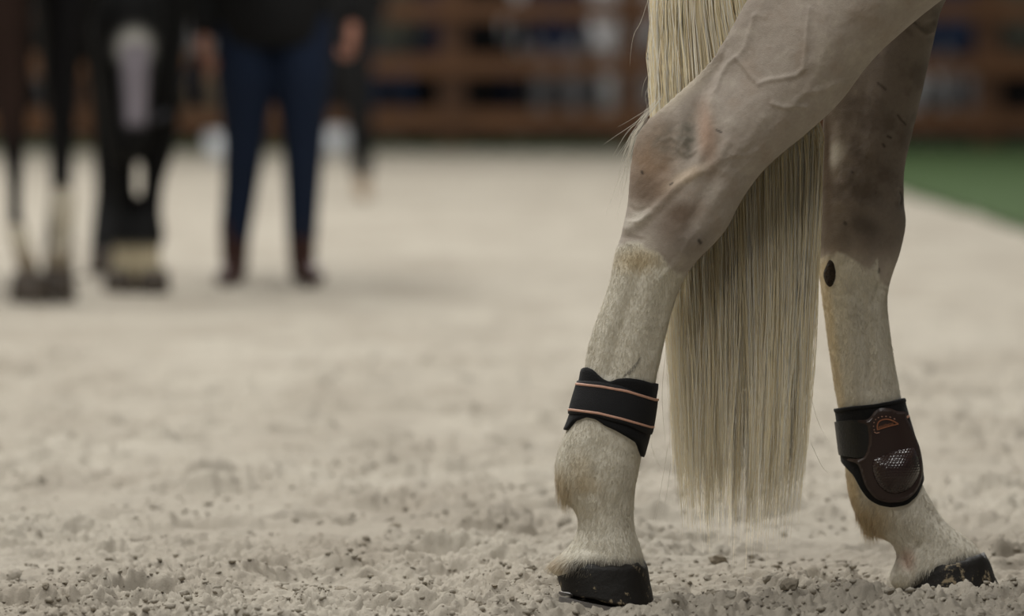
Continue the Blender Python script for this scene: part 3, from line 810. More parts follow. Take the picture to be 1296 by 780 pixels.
HV = np.stack([b0, b1, m0, m1, tip], 1).reshape(-1, 3)
base = np.arange(nh)[:, None] * 5
HF = np.concatenate([base + [1, 0, 3], base + [3, 0, 2], base + [3, 2, 4]], 0)
hme = fast_mesh('coat_hair', HV, HF)
shade = (0.93 + 0.24 * RNG.random(nh))[:, None]
set_col(hme, np.repeat(np.clip(hc * shade, 0, .9), 5, 0))
ho = make_obj('coat_hair', hme, M_HAIR, horse)
hme.normals_split_custom_set_from_vertices([tuple(q) for q in np.repeat(hn + .15 * RNG.normal(0, 1, hn.shape), 5, 0)])
ho['kind'] = 'stuff'

# tail -----------------------------------------------------------------
def strands(name, paths, rad, cols, material, parent, soft=None):
    """paths (n,m,3), rad (n,), three sided tapering tubes"""
    n, m = paths.shape[:2]
    T = np.gradient(paths, axis=1); T /= np.linalg.norm(T, axis=2)[..., None] + 1e-9
    a = np.cross(T, np.array([0.1, 1.0, 0.05])); a /= np.linalg.norm(a, axis=2)[..., None] + 1e-9
    b = np.cross(T, a)
    tp = np.interp(np.linspace(0, 1, m), [0, .6, 1], [1, .9, .25])[None, :, None] * rad[:, None, None]
    V = np.stack([paths + tp * (math.cos(q) * a + math.sin(q) * b) for q in (0.5, 2.594, 4.689)], 2)
    i = np.arange(n * m * 3).reshape(n, m, 3); F = []
    for k in range(3):
        j = (k + 1) % 3
        F.append(np.stack([i[:, :-1, k], i[:, :-1, j], i[:, 1:, j], i[:, 1:, k]], -1).reshape(-1, 4))
    me = fast_mesh(name, V.reshape(-1, 3), np.concatenate(F))
    set_col(me, np.repeat(cols, m * 3, 0))
    o = make_obj(name, me, material, parent)
    nn = np.stack([(math.cos(q) * a + math.sin(q) * b) for q in (0.5, 2.594, 4.689)], 2).reshape(-1, 3)
    if soft is not None:
        nn = 0.45 * nn + 0.8 * np.repeat(soft, 3, axis=1).reshape(-1, 3)
        nn /= np.linalg.norm(nn, axis=1)[:, None]
        me.normals_split_custom_set_from_vertices(nn.tolist())
    return o
ky = np.array([-430, -330, -200, 0, 170, 320, 500, 600, 680.])
kc = np.array([905, 890, 893, 905, 934, 937, 936, 934, 932.])
kw = np.array([20, 42, 58, 74, 104, 96, 89, 84, 76.])
kd = np.array([.02, .03, .04, .042, .036, .038, .046, .05, .05])
ns, mm = 5200, 15
ncl = 130
cu = RNG.uniform(-1, 1, ncl); cv = RNG.uniform(-1, 1, ncl); clen = RNG.normal(0, 18, ncl); cph = RNG.random(ncl) * 6.28
ck = RNG.integers(0, ncl, ns)
u0 = np.clip(cu[ck] + RNG.normal(0, .10, ns), -1.03, 1.03); v0 = cv[ck] + RNG.normal(0, .25, ns)
yend = 612 + clen[ck] + RNG.normal(0, 27, ns) - 22 * np.abs(u0) ** 3
short = RNG.random(ns) < .16; yend[short] -= RNG.random(short.sum()) * 170
tt = np.linspace(0, 1, mm)
paths = np.zeros((ns, mm, 3)); ph = RNG.random(ns) * 6.28
for k, t in enumerate(tt):
    yy = -430 + (yend + 430) * t
    c = np.interp(yy, ky, kc); w = np.interp(yy, ky, kw); d = np.interp(yy, ky, kd)
    cl_ = 0.75 * sstep(300, 600, yy)
    u = u0 * (1 - cl_) + (cu[ck] + .035 * (u0 - cu[ck])) * cl_
    x = c + w * u + 1.8 * np.sin(yy / 46 + ph) * sstep(150, 500, yy) + 2.2 * np.sin(yy / 85 + cph[ck])
    x += RNG.normal(0, .5, ns)
    # fringe on the left edge at the top is ragged
    x += (u0 < -.6) * sstep(-300, -50, yy) * sstep(260, 60, yy) * 3.5 * np.sin(yy / 28 + ph * 2)
    x -= (u0 < -.86) * sstep(-200, 60, yy) * sstep(200, 60, yy) * RNG.uniform(0, 1, ns) * 6
    Yd = 7.302 + d * v0 * .8
    q = ray(0, 0)
    dx = (x - 648) / FPX; dyu = (390 - yy) / FPX
    dirY = _cp + dyu * _sp; dirZ = -_sp + dyu * _cp
    s = Yd / dirY
    paths[:, k] = np.stack([dx * s, Yd, CAM_H + dirZ * s], 1)
cols = lin((242, 224, 182))[None] * (0.88 + .2 * RNG.random((ns, 1)))
pale = (RNG.random(ns) < .35); cols[pale] = lin((244, 238, 222)) * (0.9 + .15 * RNG.random((pale.sum(), 1)))
dk = RNG.random(ns) < .04; cols[dk] = lin((176, 150, 108))
tl = strands('tail', paths, RNG.uniform(.00028, .00042, ns), np.clip(cols, 0, .92), M_TAIL, horse, np.repeat(np.stack([.6 * u0, np.where(v0 > .5, .8, -.8), .5 + 0 * u0], 1)[:, None], mm, 1))
tl['label'] = 'long cream tail hair'
# loose hairs lying over the back of the hock and flying off the tail's left edge
wp = []
for i in range(48):
    s = abs(RNG.normal(0, 1)); j = RNG.normal(0, 1)
    y0 = RNG.uniform(118, 175); y1 = min(y0 + RNG.uniform(30, 110) * RNG.uniform(.4, 1.2), 345)
    kx = np.array([(20, 846), (90, 838), (124, 833), (147, 815), (172, 800), (200, 793), (240, 787), (290, 781), (345, 774.)])
    out = (0.8 * s) * np.linspace(0, 1, 14) ** 1.6 * (13 if RNG.random() < .35 else 4)
    yv = np.linspace(y0, y1, 14)
    xv = np.interp(yv, kx[:, 0], kx[:, 1]) + 4.0 + 1.2 * j - out - 1.5 * s + 1.5 * np.sin(yv / 20 + 6 * j)
    dep = 7.2 + .014 * RNG.normal()
    wp.append([at(a, b, dep) for a, b in zip(xv, yv)])
fly = [[(826, -20), (812, 25), (803, 42), (799, 60), (797, 84)], [(828, 20), (824, 60), (823, 100), (826, 130)], [(832, 40), (826, 80), (815, 105), (812, 122)], [(834, 60), (826, 95), (817, 120), (820, 140)],
       [(833, 100), (812, 150), (795, 165), (776, 197)], [(833, 90), (828, 110), (816, 128)], [(1026, 500), (1034, 530), (1048, 560)], [(1026, 560), (1040, 590), (1050, 600)], [(846, 560), (838, 610), (828, 660)], [(850, 580), (843, 630), (838, 650)],
       [(836, 450), (830, 500), (824, 560), (838, 600)], [(843, 440), (838, 500), (842, 560)]]
for f in fly:
    D = catmull(np.array(f, float), 6); D = D[np.linspace(0, len(D) - 1, 14).astype(int)]
    wp.append([at(a, b, 7.29) for a, b in D])
wp = np.array(wp)
wc_ = lin((240, 234, 220))[None] * (0.85 + .25 * RNG.random((len(wp), 1)))
o = strands('loose_hair', wp, RNG.uniform(.00018, .00028, len(wp)), np.clip(wc_, 0, .9), M_TAIL, horse)
o['kind'] = 'stuff'

# ================================================================== FETLOCK BOOTS
def solve_edge(P, curve, s0, s1):
    """for each column of the limb grid the (fractional) ring index where it crosses curve(px)=py"""
    X, Y = pix(P[s0:s1]); D = Y - curve(X)
    out = []
    for j in range(P.shape[1]):
        d = D[:, j]; k = np.where((d[:-1] <= 0) & (d[1:] > 0))[0]
        if len(k): i = k[0]; out.append(s0 + i + d[i] / (d[i] - d[i + 1]))
        else: out.append(s0 if d[0] > 0 else s1 - 1)
    return np.array(out)
def band(name, limb, top, bot, s0, s1, inner, outer, material, parent, rows=14, N=120, bulge=0.0, smooth=1):
    G = limb.grid(0.004, N)
    a = solve_edge(G, top, s0, s1); b = solve_edge(G, bot, s0, s1)
    for _ in range(smooth):
        a = (np.roll(a, 1) + 2 * a + np.roll(a, -1)) / 4; b = (np.roll(b, 1) + 2 * b + np.roll(b, -1)) / 4
    def surf(off, k):
        g = limb.grid(off, N); s = a + (b - a) * k
        i = np.clip(np.floor(s).astype(int), 0, len(g) - 2); f = (s - i)[:, None]
        j = np.arange(N); return g[i, j] * (1 - f) + g[i + 1, j] * f
    ks = np.linspace(0, 1, rows)
    rings = [surf(inner, 0), surf((inner + outer) / 2, -.004)] + [surf(outer + bulge * math.sin(math.pi * k) - (.0008 if k in (0, 1) else 0), k) for k in ks] + [surf((inner + outer) / 2, 1.004), surf(inner, 1)]
    rings += [surf(inner, .5)]
    R = np.array(rings); n = len(R); V = R.reshape(-1, 3); F = []
    for i in range(n):
        i2 = (i + 1) % n
        for j in range(N):
            k = (j + 1) % N; F.append((i * N + j, i * N + k, i2 * N + k, i2 * N + j))
    me = mesh(name, V, F)
    bm = bmesh.new(); bm.from_mesh(me); bmesh.ops.recalc_face_normals(bm, faces=bm.faces); bm.to_mesh(me); bm.free()
    return make_obj(name, me, material, parent)
def crv(*pts):
    A = np.array(pts, float); return lambda x: np.interp(x, A[:, 0], A[:, 1])
m_ = 6
# near boot
nb = empty('fetlock_boot', at(772, 520, NEAR_Y))
tag(nb, 'black fetlock boot with a strap edged in two copper lines, left in the photo', 'horse boot', 'fetlock boots on the white horse')
band('liner', NL, crv((730, 470), (739, 465), (750, 469), (761, 480), (771, 484), (781, 480), (796, 479), (815, 482), (828, 486)),
     crv((716, 544), (725, 533), (740, 528), (754, 531), (765, 539), (781, 546), (796, 554), (808, 561), (812.5, 573), (815, 579)), 15 * m_, 22 * m_, -.004, .0045, M_NEO, nb, rows=22)
st = band('strap', NL, crv((734, 482), (758, 483), (786, 488.5), (827, 505)), crv((726, 524), (748, 525), (767, 531), (796, 539), (819, 550)), 15 * m_, 21 * m_, .003, .0068, M_STRAP, nb, bulge=.0006)
for l in (((733, 486.5), (761, 489.4), (792, 495), (827, 506)), ((726, 519), (758, 523), (786, 530), (821, 540.4))):
    A = np.array(l, float)
    band('piping', NL, crv(*[(x, y - 1.7) for x, y in l]), crv(*[(x, y + 1.7) for x, y in l]), 15 * m_, 21 * m_, .0055, .0077, M_COPPER, st, rows=5)
# far boot
fb = empty('fetlock_boot', at(1110, 575, FAR_Y))
tag(fb, 'black fetlock boot with glossy brown moulded shell and copper emblem, right in the photo', 'horse boot', 'fetlock boots on the white horse')
ln = band('liner', FL, crv((1056, 518.5), (1074, 516), (1106, 513), (1129, 509), (1143, 505)),
          crv((1064, 585), (1070, 592), (1080, 602), (1088, 618), (1098, 632), (1112, 640), (1129, 643), (1149, 639), (1161, 628), (1167, 616), (1171, 604)), 15 * m_, 24 * m_, -.004, .0045, M_NEO, fb, rows=26, smooth=2)
bm = bmesh.new(); bm.from_mesh(ln.data); bv_liner = BVHTree.FromBMesh(bm); bm.free()
band('rim_binding', FL, crv((1056, 517.5), (1074, 515), (1106, 512), (1129, 508), (1143, 504)), crv((1056, 522.5), (1074, 520), (1106, 517), (1129, 513), (1143, 509)), 15 * m_, 24 * m_, .003, .0056, M_NEO, fb, rows=5)
patch('hook_strap', [(1058, 534), (1075, 532), (1100, 532), (1101, 578), (1085, 580), (1064, 576), (1061, 562)], bv_liner, FAR_Y, -.001, .0025, M_TPU, fb, 2.5)
shell_pts = [(1115.6, 517), (1108, 520), (1103, 526), (1099, 530.5), (1092, 532), (1087, 532), (1087, 534.5), (1094, 536.5), (1098, 539), (1099.5, 548), (1100, 561), (1097.5, 573), (1093, 579.5), (1086, 581), (1075, 580.5), (1075, 583), (1084, 586), (1089, 592),
             (1093, 606), (1098, 618), (1108, 630), (1120, 635), (1129.5, 636), (1141, 635), (1150, 631), (1159, 621), (1164, 608), (1166, 594), (1162, 569), (1155, 550), (1149, 536), (1145, 528), (1147, 524.5), (1142, 521.5), (1134, 521), (1126, 517.5)]
sh = patch('shell', smooth_poly(shell_pts, 3), bv_liner, FAR_Y, .0, .0028, M_SHELL, fb, 2.0, lambda d, v: .0016 * min(1, d / 5) + (.0012 if 2.5 < d < 4.5 else 0))
sh['label'] = 'brown moulded shell'
bm = bmesh.new(); bm.from_mesh(sh.data); bv_shell = BVHTree.FromBMesh(bm); bm.free()
dome_pts = [(1104.7, 585), (1109, 580), (1129, 572), (1153, 566.5), (1159, 571), (1163, 584), (1164, 596), (1160, 608), (1151, 619), (1139, 624.5), (1124, 624), (1111, 613), (1104.5, 597)]
patch('strike_pad', smooth_poly(dome_pts, 4), bv_shell, FAR_Y, -.001, .0005, M_DOME, sh, 1.6, lambda d, v: .0125 * (1 - (1 - min(1, d / 26)) ** 2))
# copper emblem: outline of a half disc, word inside, stitches round it
emb_o = [(1110.6, 544.2), (1110.3, 539), (1112, 534.5), (1115.5, 532), (1119.6, 531), (1125, 531.2), (1131, 533.5), (1136.5, 537)]
ce = np.mean(emb_o, 0)
ring_poly = smooth_poly(emb_o[:-1], 1)
def stroke(pts, w):
    A = np.array(pts, float); T = np.gradient(A, axis=0); T /= np.linalg.norm(T, axis=1)[:, None]; Nn_ = np.stack([-T[:, 1], T[:, 0]], 1)
    return [tuple(q) for q in A + Nn_ * w] + [tuple(q) for q in (A - Nn_ * w)[::-1]]
arch = catmull(np.array(emb_o, float), 3)
patch('emblem_arch', stroke(arch, .75), bv_shell, FAR_Y, .0, .0011, M_LOGO, sh, 1.2)
patch('emblem_base', stroke([(1110, 544.4), (1119, 541.6), (1128, 539), (1136.8, 537)], .6), bv_shell, FAR_Y, .0, .0011, M_LOGO, sh, 1.2)
fc = bpy.data.curves.new('emblem_word', 'FONT'); fc.body = 'equitheme'; fc.size = 1.0; fc.align_x = 'CENTER'
to = bpy.data.objects.new('emblem_word', fc); COL.objects.link(to)
dg = bpy.context.evaluated_depsgraph_get(); dg.update()
tm = bpy.data.meshes.new_from_object(to.evaluated_get(dg)); bpy.data.objects.remove(to)
TV = co_of(tm); wdt = TV[:, 0].max() - TV[:, 0].min(); sc_ = 19.0 / wdt
ang = math.atan2(7.2, -26) + math.pi
NV = []
for x, y, z in TV:
    X, Y = x * sc_, y * sc_ * 1.25
    qx = 1121.3 + X * math.cos(.27) - Y * math.sin(.27) * .6; qy = 540.2 - X * math.sin(.27) - Y * math.cos(.27)
    l, n = shoot(bv_shell, qx, qy, FAR_Y); NV.append(l + n * .0010)
tm.vertices.foreach_set('co', np.array(NV, np.float32).ravel()); tm.update()
make_obj('emblem_word', tm, M_LOGO, sh, smooth=False)
st_arc = [(1106.5, 545), (1105.6, 539), (1107, 533), (1111, 529), (1117, 527.4), (1124, 527.6), (1131, 530), (1138, 534)]
SA = catmull(np.array(st_arc, float), 4)
for k in range(0, len(SA) - 2, 3):
    patch('stitch', stroke(SA[k:k + 2], .45), bv_shell, FAR_Y, .0, .0008, M_COPPER, sh, 2.0)
patch('stitch', stroke([(1106.5, 547), (1109, 548.5), (1113, 547.8)], .45), bv_shell, FAR_Y, .0, .0008, M_COPPER, sh, 2.0)
patch('piping', stroke([(1144.5, 530.5), (1147, 528.5), (1149.5, 527)], 1.3), bv_liner, FAR_Y, .0, .002, M_COPPER, fb, 1.5)

# ================================================================== PEOPLE
SKIN = (176, 128, 108)
M_SKIN = new_mat('skin', (150, 104, 86), rough=0.55, vary=0.06, scale=12)
M_EYE = new_mat('eye', (40, 30, 25), rough=0.2)
def cloth(name, c): return new_mat(name, c, rough=0.85, vary=0.12, scale=14, bump=0.2, bscale=220)
def hand_parts(wrist, d, out):
    """relaxed hand: palm and five bent fingers hanging along d; out = side the thumb points to"""
    w = np.array(wrist); d = np.array(d) / np.linalg.norm(d); o = np.array([out, 0, 0]) * 1.0
    f = np.array([0, -1.0, 0])
    pr = [tube([w - d * .03, w + d * .03, w + d * .085], [(.022, .022), (.022, .036), (.019, .04)], N=12, m=3)]
    for k, (q, ln) in enumerate(((-.030, .072), (-.010, .082), (.011, .076), (.031, .060))):
        b = w + d * .082 + f * q * -1.0
        pr.append(tube([b - d * .02, b + d * ln * .4, b + d * ln * .5 - o * .026, b + d * ln * .15 - o * .04], [.0105, .010, .009, .008], N=8, m=2))
    b = w + d * .03 + f * .03
    pr.append(tube([b, b + d * .03 + f * .025, b + d * .06 + f * .03 - o * .01], [.013, .012, .010], N=8, m=2))
    return pr
def person_meshes(pose, vox):
    A = pose
    hip, sh = A['hip'], A['sh']
    hipc = np.array([0, 0, hip]); 
    skin = [tube([(0, 0, sh - .05), (0, -.005, sh + .08), (0, -.01, sh + .13)], [.06, .055, .055]),
            tube([(0, -.02, sh + .12), (0, -.025, sh + .19), (0, -.01, sh + .27), (0, .0, sh + .32)], [(.052, .06), (.072, .085), (.078, .095), (.05, .07)], N=18),
            tube([(0, -.105, sh + .215), (0, -.125, sh + .185)], [.010, .016], N=8, m=1),
            tube([(0, 0, hip - .02), (0, 0, hip + .2), (0, 0, sh - .12), (0, 0, sh - .03)], [(.14, .09), (.12, .085), (.15, .095), (.11, .06)], N=18)]
    for s in (-1, 1):
        skin.append(tube([(s * .078, .0, sh + .19), (s * .085, .005, sh + .235)], [(.012, .02), (.012, .022)], N=8, m=1))
        hd, el = np.array(A['hand'][s]), np.array(A['elbow'][s]); sp = np.array([s * .185, 0, sh - .04])
        skin.append(tube([sp, el, hd], [.045, .036, .024]))
        skin += hand_parts(hd, hd - el + np.array([0, 0, -.1]), s)
        kn, an = np.array(A['knee'][s]), np.array(A['ankle'][s])
        skin.append(tube([(s * .085, 0, hip), kn, an], [.075, .05, .034]))
        skin.append(tube([an, an + np.array([A['toe'][s] * .4, -.03, -.06]), an + np.array([A['toe'][s], -.13, -.068])], [.034, .034, .024]))
    jacket = [tube([(0, .0, hip - .10), (0, 0, hip + .0), (0, 0, hip + .2), (0, 0, sh - .14), (0, .005, sh - .02), (0, .005, sh + .05)],
                   [(.18, .125), (.185, .13), (.165, .125), (.195, .13), (.15, .09), (.07, .07)], N=24, cap=.12)]
    for s in (-1, 1):
        hd, el = np.array(A['hand'][s]), np.array(A['elbow'][s]); sp = np.array([s * .175, 0, sh - .05])
        jacket.append(tube([sp - np.array([s * .07, 0, 0]), sp, el, hd - (hd - el) * .06], [.07, .07, .056, .044]))
    trous = [tube([(0, 0, hip + .05), (0, 0, hip - .04)], [(.165, .115), (.17, .12)], N=20, m=1, cap=.5)]
    boots = {}
    for s in (-1, 1):
        kn, an = np.array(A['knee'][s]), np.array(A['ankle'][s]); tr = pose.get('wide', 1.0)
        trous.append(tube([(s * .088, 0, hip - .02), (np.array((s * .088, 0, hip)) * .5 + kn * .5), kn, an + np.array([0, 0, .05])], [.098 * tr, .094 * tr, .066 * tr, .048 * tr], N=16))
        t = A['toe'][s]
        boots[s] = [tube([an + np.array([0, 0, .10]), an, an + np.array([t * .1, .012, -.05])], [.05, .045, .043]),
                    tube([an + np.array([-t * .15, .035, -.062]), an + np.array([t * .45, -.05, -.058]), an + np.array([t, -.15, -.068])], [(.036, .034), (.042, .038), (.036, .026)])]
    return dict(body=remeshed('body', skin, vox, 3), jacket=remeshed('jacket', jacket, vox * 1.6, 5), trousers=remeshed('trousers', trous, vox * 1.6, 5),
                boot_l=remeshed('boot', boots[-1], vox * 1.4, 3), boot_r=remeshed('boot', boots[1], vox * 1.4, 3),
                hair=remeshed('hair', [tube([(0, .035, sh + .14), (0, .045, sh + .22), (0, .03, sh + .3), (0, -.01, sh + .345), (0, -.06, sh + .335)], [(.06, .04), (.083, .07), (.085, .08), (.075, .05), (.05, .02)], N=18)], vox * 1.6, 4),
                pose=pose)
def put_person(meshes, loc, rz, mats, label, group=None, shoes='boot'):
    p = empty('person', loc); p.rotation_euler = (0, 0, rz)
    tag(p, label, 'person', group)
    def sub(nm, key, mt):
        me = meshes[key]
        if not me.materials: me.materials.append(mt)
        o = bpy.data.objects.new(nm, me); COL.objects.link(o); o.parent = p
        o.material_slots[0].link = 'OBJECT'; o.material_slots[0].material = mt
        me.polygons.foreach_set('use_smooth', np.ones(len(me.polygons), bool))
        return o
    sub('body', 'body', M_SKIN); sub('jacket', 'jacket', mats[0]); sub('trousers', 'trousers', mats[1])
    sub(shoes, 'boot_l', mats[2]); sub(shoes, 'boot_r', mats[2]); sub('hair', 'hair', mats[3])
    return p
# handler in front: pose from the photo
PY = 18.0; PS = FPX / PY; PCX = 347
def loc_(x, y): return np.array([(x - PCX) / PS, 0, CAM_H + (90 - y) / PS])
poseA = dict(hip=.86, sh=1.42, hand={-1: tuple(loc_(258, 42)), 1: tuple(loc_(447, 26))}, elbow={-1: (-.235, .06, 1.08), 1: (.27, .07, 1.08)},
             knee={-1: tuple(loc_(309, 185)), 1: tuple(loc_(384, 185))}, ankle={-1: tuple(loc_(297, 324)), 1: tuple(loc_(382, 322))}, toe={-1: -.02, 1: .045}, wide=1.0)
mA = person_meshes(poseA, .007)
M_JEANS = cloth('blue_denim', (14, 28, 50)); M_BLK = cloth('black_cloth', (8, 8, 9)); M_BRBOOT = new_mat('brown_leather', (58, 34, 28), rough=.4, vary=.1)
M_HAIRD = new_mat('dark_hair', (44, 32, 24), rough=.5, vary=.2, scale=60); M_HAIRL = new_mat('fair_hair', (130, 100, 66), rough=.5, vary=.2, scale=60)
M_WHT = cloth('white_cloth', (212, 210, 210)); M_GRY = cloth('grey_cloth', (138, 136, 138)); M_NAVY = cloth('navy_cloth', (26, 34, 58)); M_BLUE = cloth('blue_cloth', (40, 54, 80))
M_OLIVE = cloth('olive_cloth', (84, 84, 74)); M_TAN = new_mat('tan_suede', (150, 132, 110), rough=.7, vary=.1); M_BLKBOOT = new_mat('black_leather', (20, 19, 19), rough=.35)
hd = put_person(mA, ((PCX - 648) / PS, PY, 0), 0, (M_BLK, M_JEANS, M_BRBOOT, M_HAIRD), 'person in black jacket, blue jeans and brown boots standing beside the black horse')
poseB = dict(hip=.88, sh=1.44, hand={-1: (-.24, -.02, .80), 1: (.24, -.02, .80)}, elbow={-1: (-.26, .05, 1.1), 1: (.26, .05, 1.1)},
             knee={-1: (-.10, -.02, .48), 1: (.10, -.02, .48)}, ankle={-1: (-.11, 0, .09), 1: (.11, 0, .09)}, toe={-1: -.02, 1: .02}, wide=1.05)
mB = person_meshes(poseB, .011)
poseC = dict(poseB); poseC.update(ankle={-1: (-.14, 0, .09), 1: (.17, -.05, .09)}, knee={-1: (-.12, -.02, .48), 1: (.15, -.06, .48)}, hand={-1: (-.21, -.02, .82), 1: (.19, -.02, .82)}, wide=1.15)
mC = person_meshes(poseC, .011)
put_person(mC, ((418 - 648) / 240., 30.0, 0), 0, (M_BLK, M_BLK, M_TAN, M_HAIRD), 'person in black clothes and tan shoes half hidden behind the one in jeans', shoes='shoe')
crowd = [(492, M_OLIVE, M_BLUE, M_BLKBOOT, 'person in olive jacket and blue trousers behind the fence, nearest the person in jeans'),
         (545, M_NAVY, M_BLK, M_BLKBOOT, 'person in navy jacket and black trousers behind the fence'),
         (655, M_WHT, M_NAVY, M_BLKBOOT, 'person in white jacket and navy trousers behind the fence'),
         (612, M_BLK, M_BLK, M_BLKBOOT, 'person dressed all in black behind the fence, left of one in a white jacket'),
         (703, M_NAVY, M_GRY, M_BLKBOOT, 'person in navy jacket and grey trousers behind the fence'),
         (745, M_WHT, M_GRY, M_BLKBOOT, 'person in white jacket and grey trousers behind the fence, third from the tail'),
         (790, M_WHT, M_WHT, M_BLKBOOT, 'person dressed all in white behind the fence, left of the tail'),
         (838, M_GRY, M_WHT, M_BLKBOOT, 'person in grey jacket and white trousers behind the fence, partly hidden by the tail'),
         (1176, M_NAVY, M_WHT, M_BLKBOOT, 'person in navy jacket and white trousers behind the fence, next to the far hind leg'),
         (1214, M_BLUE, M_GRY, M_BLKBOOT, 'person in blue jacket and grey trousers behind the fence at the right'),
         (1292, M_OLIVE, M_BLK, M_BLKBOOT, 'person in olive jacket and black trousers behind the fence, at the right picture edge'),
         (262, M_GRY, M_TAN, M_BLKBOOT, 'person in tan trousers behind the fence, left of the person in jeans'),
         (40, M_BLK, M_GRY, M_BLKBOOT, 'person in grey trousers behind the fence, behind the bay horse')]
for i, (cxp, j, tr, b, lb) in enumerate(crowd):
    Y = 49.5 + .35 * (i % 3); s = FPX / Y
    o = put_person(mB if i % 2 else mC, ((cxp - 648) / s, Y, .03), random.uniform(-.5, .5), (j, tr, b, M_HAIRD if i % 2 else M_HAIRL), lb, 'people standing behind the fence')
    k = random.uniform(.95, 1.03); o.scale = (k, k, k)

# ================================================================== DARK HORSES
M_HOOF2 = new_mat('grey_horn', (66, 58, 50), rough=.6, vary=.4, scale=30)
def finish_horse(name, parts, vox, colf, root, hooves, label_root):
    me = remeshed('body', parts, vox, 4); Q = co_of(me); set_col(me, colf(Q))
    make_obj('body', me, M_DARKLEG, root)
    for (x, y, z0, z1, r) in hooves:
        th = np.linspace(0, 2 * np.pi, 28, endpoint=False)
        rings = [np.stack([x + (r * (.86 + .14 * t)) * np.cos(th), y - .012 * t + (r * (.95 + .18 * t)) * np.sin(th), np.full(28, z1 + (z0 - z1) * t)], 1) for t in np.linspace(0, 1, 5)]
        make_obj('hoof', mesh('hoof', *loft_faces(np.array(rings))), M_HOOF2, root)
# black horse facing the camera, head lowered, white blaze
BY = 17.4; BS = FPX / BY
def bx(x): return (x - 648) / BS
def bz(y): return CAM_H + (90 - y) / BS
hb = empty('dark_horse', (bx(172), BY, 0))
tag(hb, 'black horse with a white blaze, head lowered, facing the camera', 'horse')
cx0 = bx(172)
def bxc(Y): return (172 - 46 * (Y - BY) - 648) * Y / FPX   # the body runs back from the camera and a little to the left
pb = [torso_loft([(0, 1.25, .12, .1), (.12, 1.24, .28, .22), (.4, 1.2, .33, .28), (.9, 1.2, .31, .29), (1.3, 1.24, .30, .28), (1.6, 1.3, .26, .24), (1.75, 1.32, .1, .1)], 0)]
V0, F0 = pb[0]; V0 = [np.array([bxc(BY + .05 + v[0]) + v[1] * .8, BY + .05 + v[0], v[2]]) for v in V0]; pb = [(V0, F0)]
for xs in ((140, 146, 151, 158, 160, 158), (207, 203, 199, 190, 187, 190)):
    X = [bx(v) for v in xs]
    pb.append(tube([(X[0], BY + .1, 1.15), (X[1], BY + .06, bz(60)), (X[1], BY + .05, bz(130)), (X[2], BY + .04, bz(185)), (X[3] * .6 + X[2] * .4, BY + .03, bz(225)), (X[3], BY + .02, bz(265)), (X[4], BY, bz(298)), (X[4] * .5 + X[5] * .5, BY - .03, bz(322)), (X[5], BY - .05, bz(348))],
                   [(.11, .12), (.075, .10), (.06, .08), (.052, .055), (.036, .045), (.034, .04), (.052, .05), (.036, .042), (.044, .05)], N=18))
for s in (-1, 1):
    X = bxc(BY + 1.5) + s * .075
    pb.append(tube([(X, BY + 1.55, 1.2), (X, BY + 1.45, .85), (X, BY + 1.62, .58), (X, BY + 1.58, .3), (X, BY + 1.56, .2), (X, BY + 1.5, .08)], [(.12, .2), (.08, .12), (.055, .07), (.035, .045), (.042, .05), (.05, .06)], N=16))
pb.append(tube([(cx0, BY + .15, 1.3), (cx0, BY - .12, 1.18), (cx0, BY - .3, 1.02)], [(.14, .22), (.11, .17), (.09, .13)], N=18))
hx_ = [bx(170)] * 5
pb.append(tube([(hx_[0], BY - .30, bz(-50)), (hx_[0], BY - .36, bz(20)), (hx_[0], BY - .40, bz(80)), (bx(172), BY - .43, bz(140)), (bx(173), BY - .44, bz(180))], [(.09, .10), (.11, .13), (.095, .11), (.07, .075), (.06, .06)], N=20))
for s in (-1, 1): pb.append(tube([(hx_[0] + s * .06, BY - .28, bz(-60)), (hx_[0] + s * .09, BY - .3, bz(-95)), (hx_[0] + s * .095, BY - .3, bz(-120))], [.03, .032, .01], N=8))
def colB(Q):
    a, b = pix(Q); c = np.repeat(lin((10, 10, 10))[None], len(Q), 0)
    fr = Q[:, 1] < BY - .28
    w = fr * np.exp(-((np.hypot((a - 170) / 23, (b - 60) / 24)) ** 4)); c = mixv(c, (176, 174, 168), w)
    w = fr * sstep(20, 15, np.abs(a - 172) * np.interp(b, [50, 150], [1, 1.3])) * sstep(50, 60, b) * sstep(165, 150, b); c = mixv(c, (128, 122, 130), np.clip(w, 0, 1))
    w = sstep(306, 318, b) * (Q[:, 1] < BY + .3); c = mixv(c, (150, 139, 114), w)
    return c
def mixv(C, col, w): return C * (1 - w[:, None]) + lin(col)[None] * w[:, None]
finish_horse('dark_horse', pb, .013, colB, hb, [(bx(153), BY - .06, 0, .07, .052), (bx(196), BY - .06, 0, .07, .052), (bxc(BY + 1.5) - .075, BY + 1.49, 0, .085, .055), (bxc(BY + 1.5) + .075, BY + 1.49, 0, .085, .055)], '')
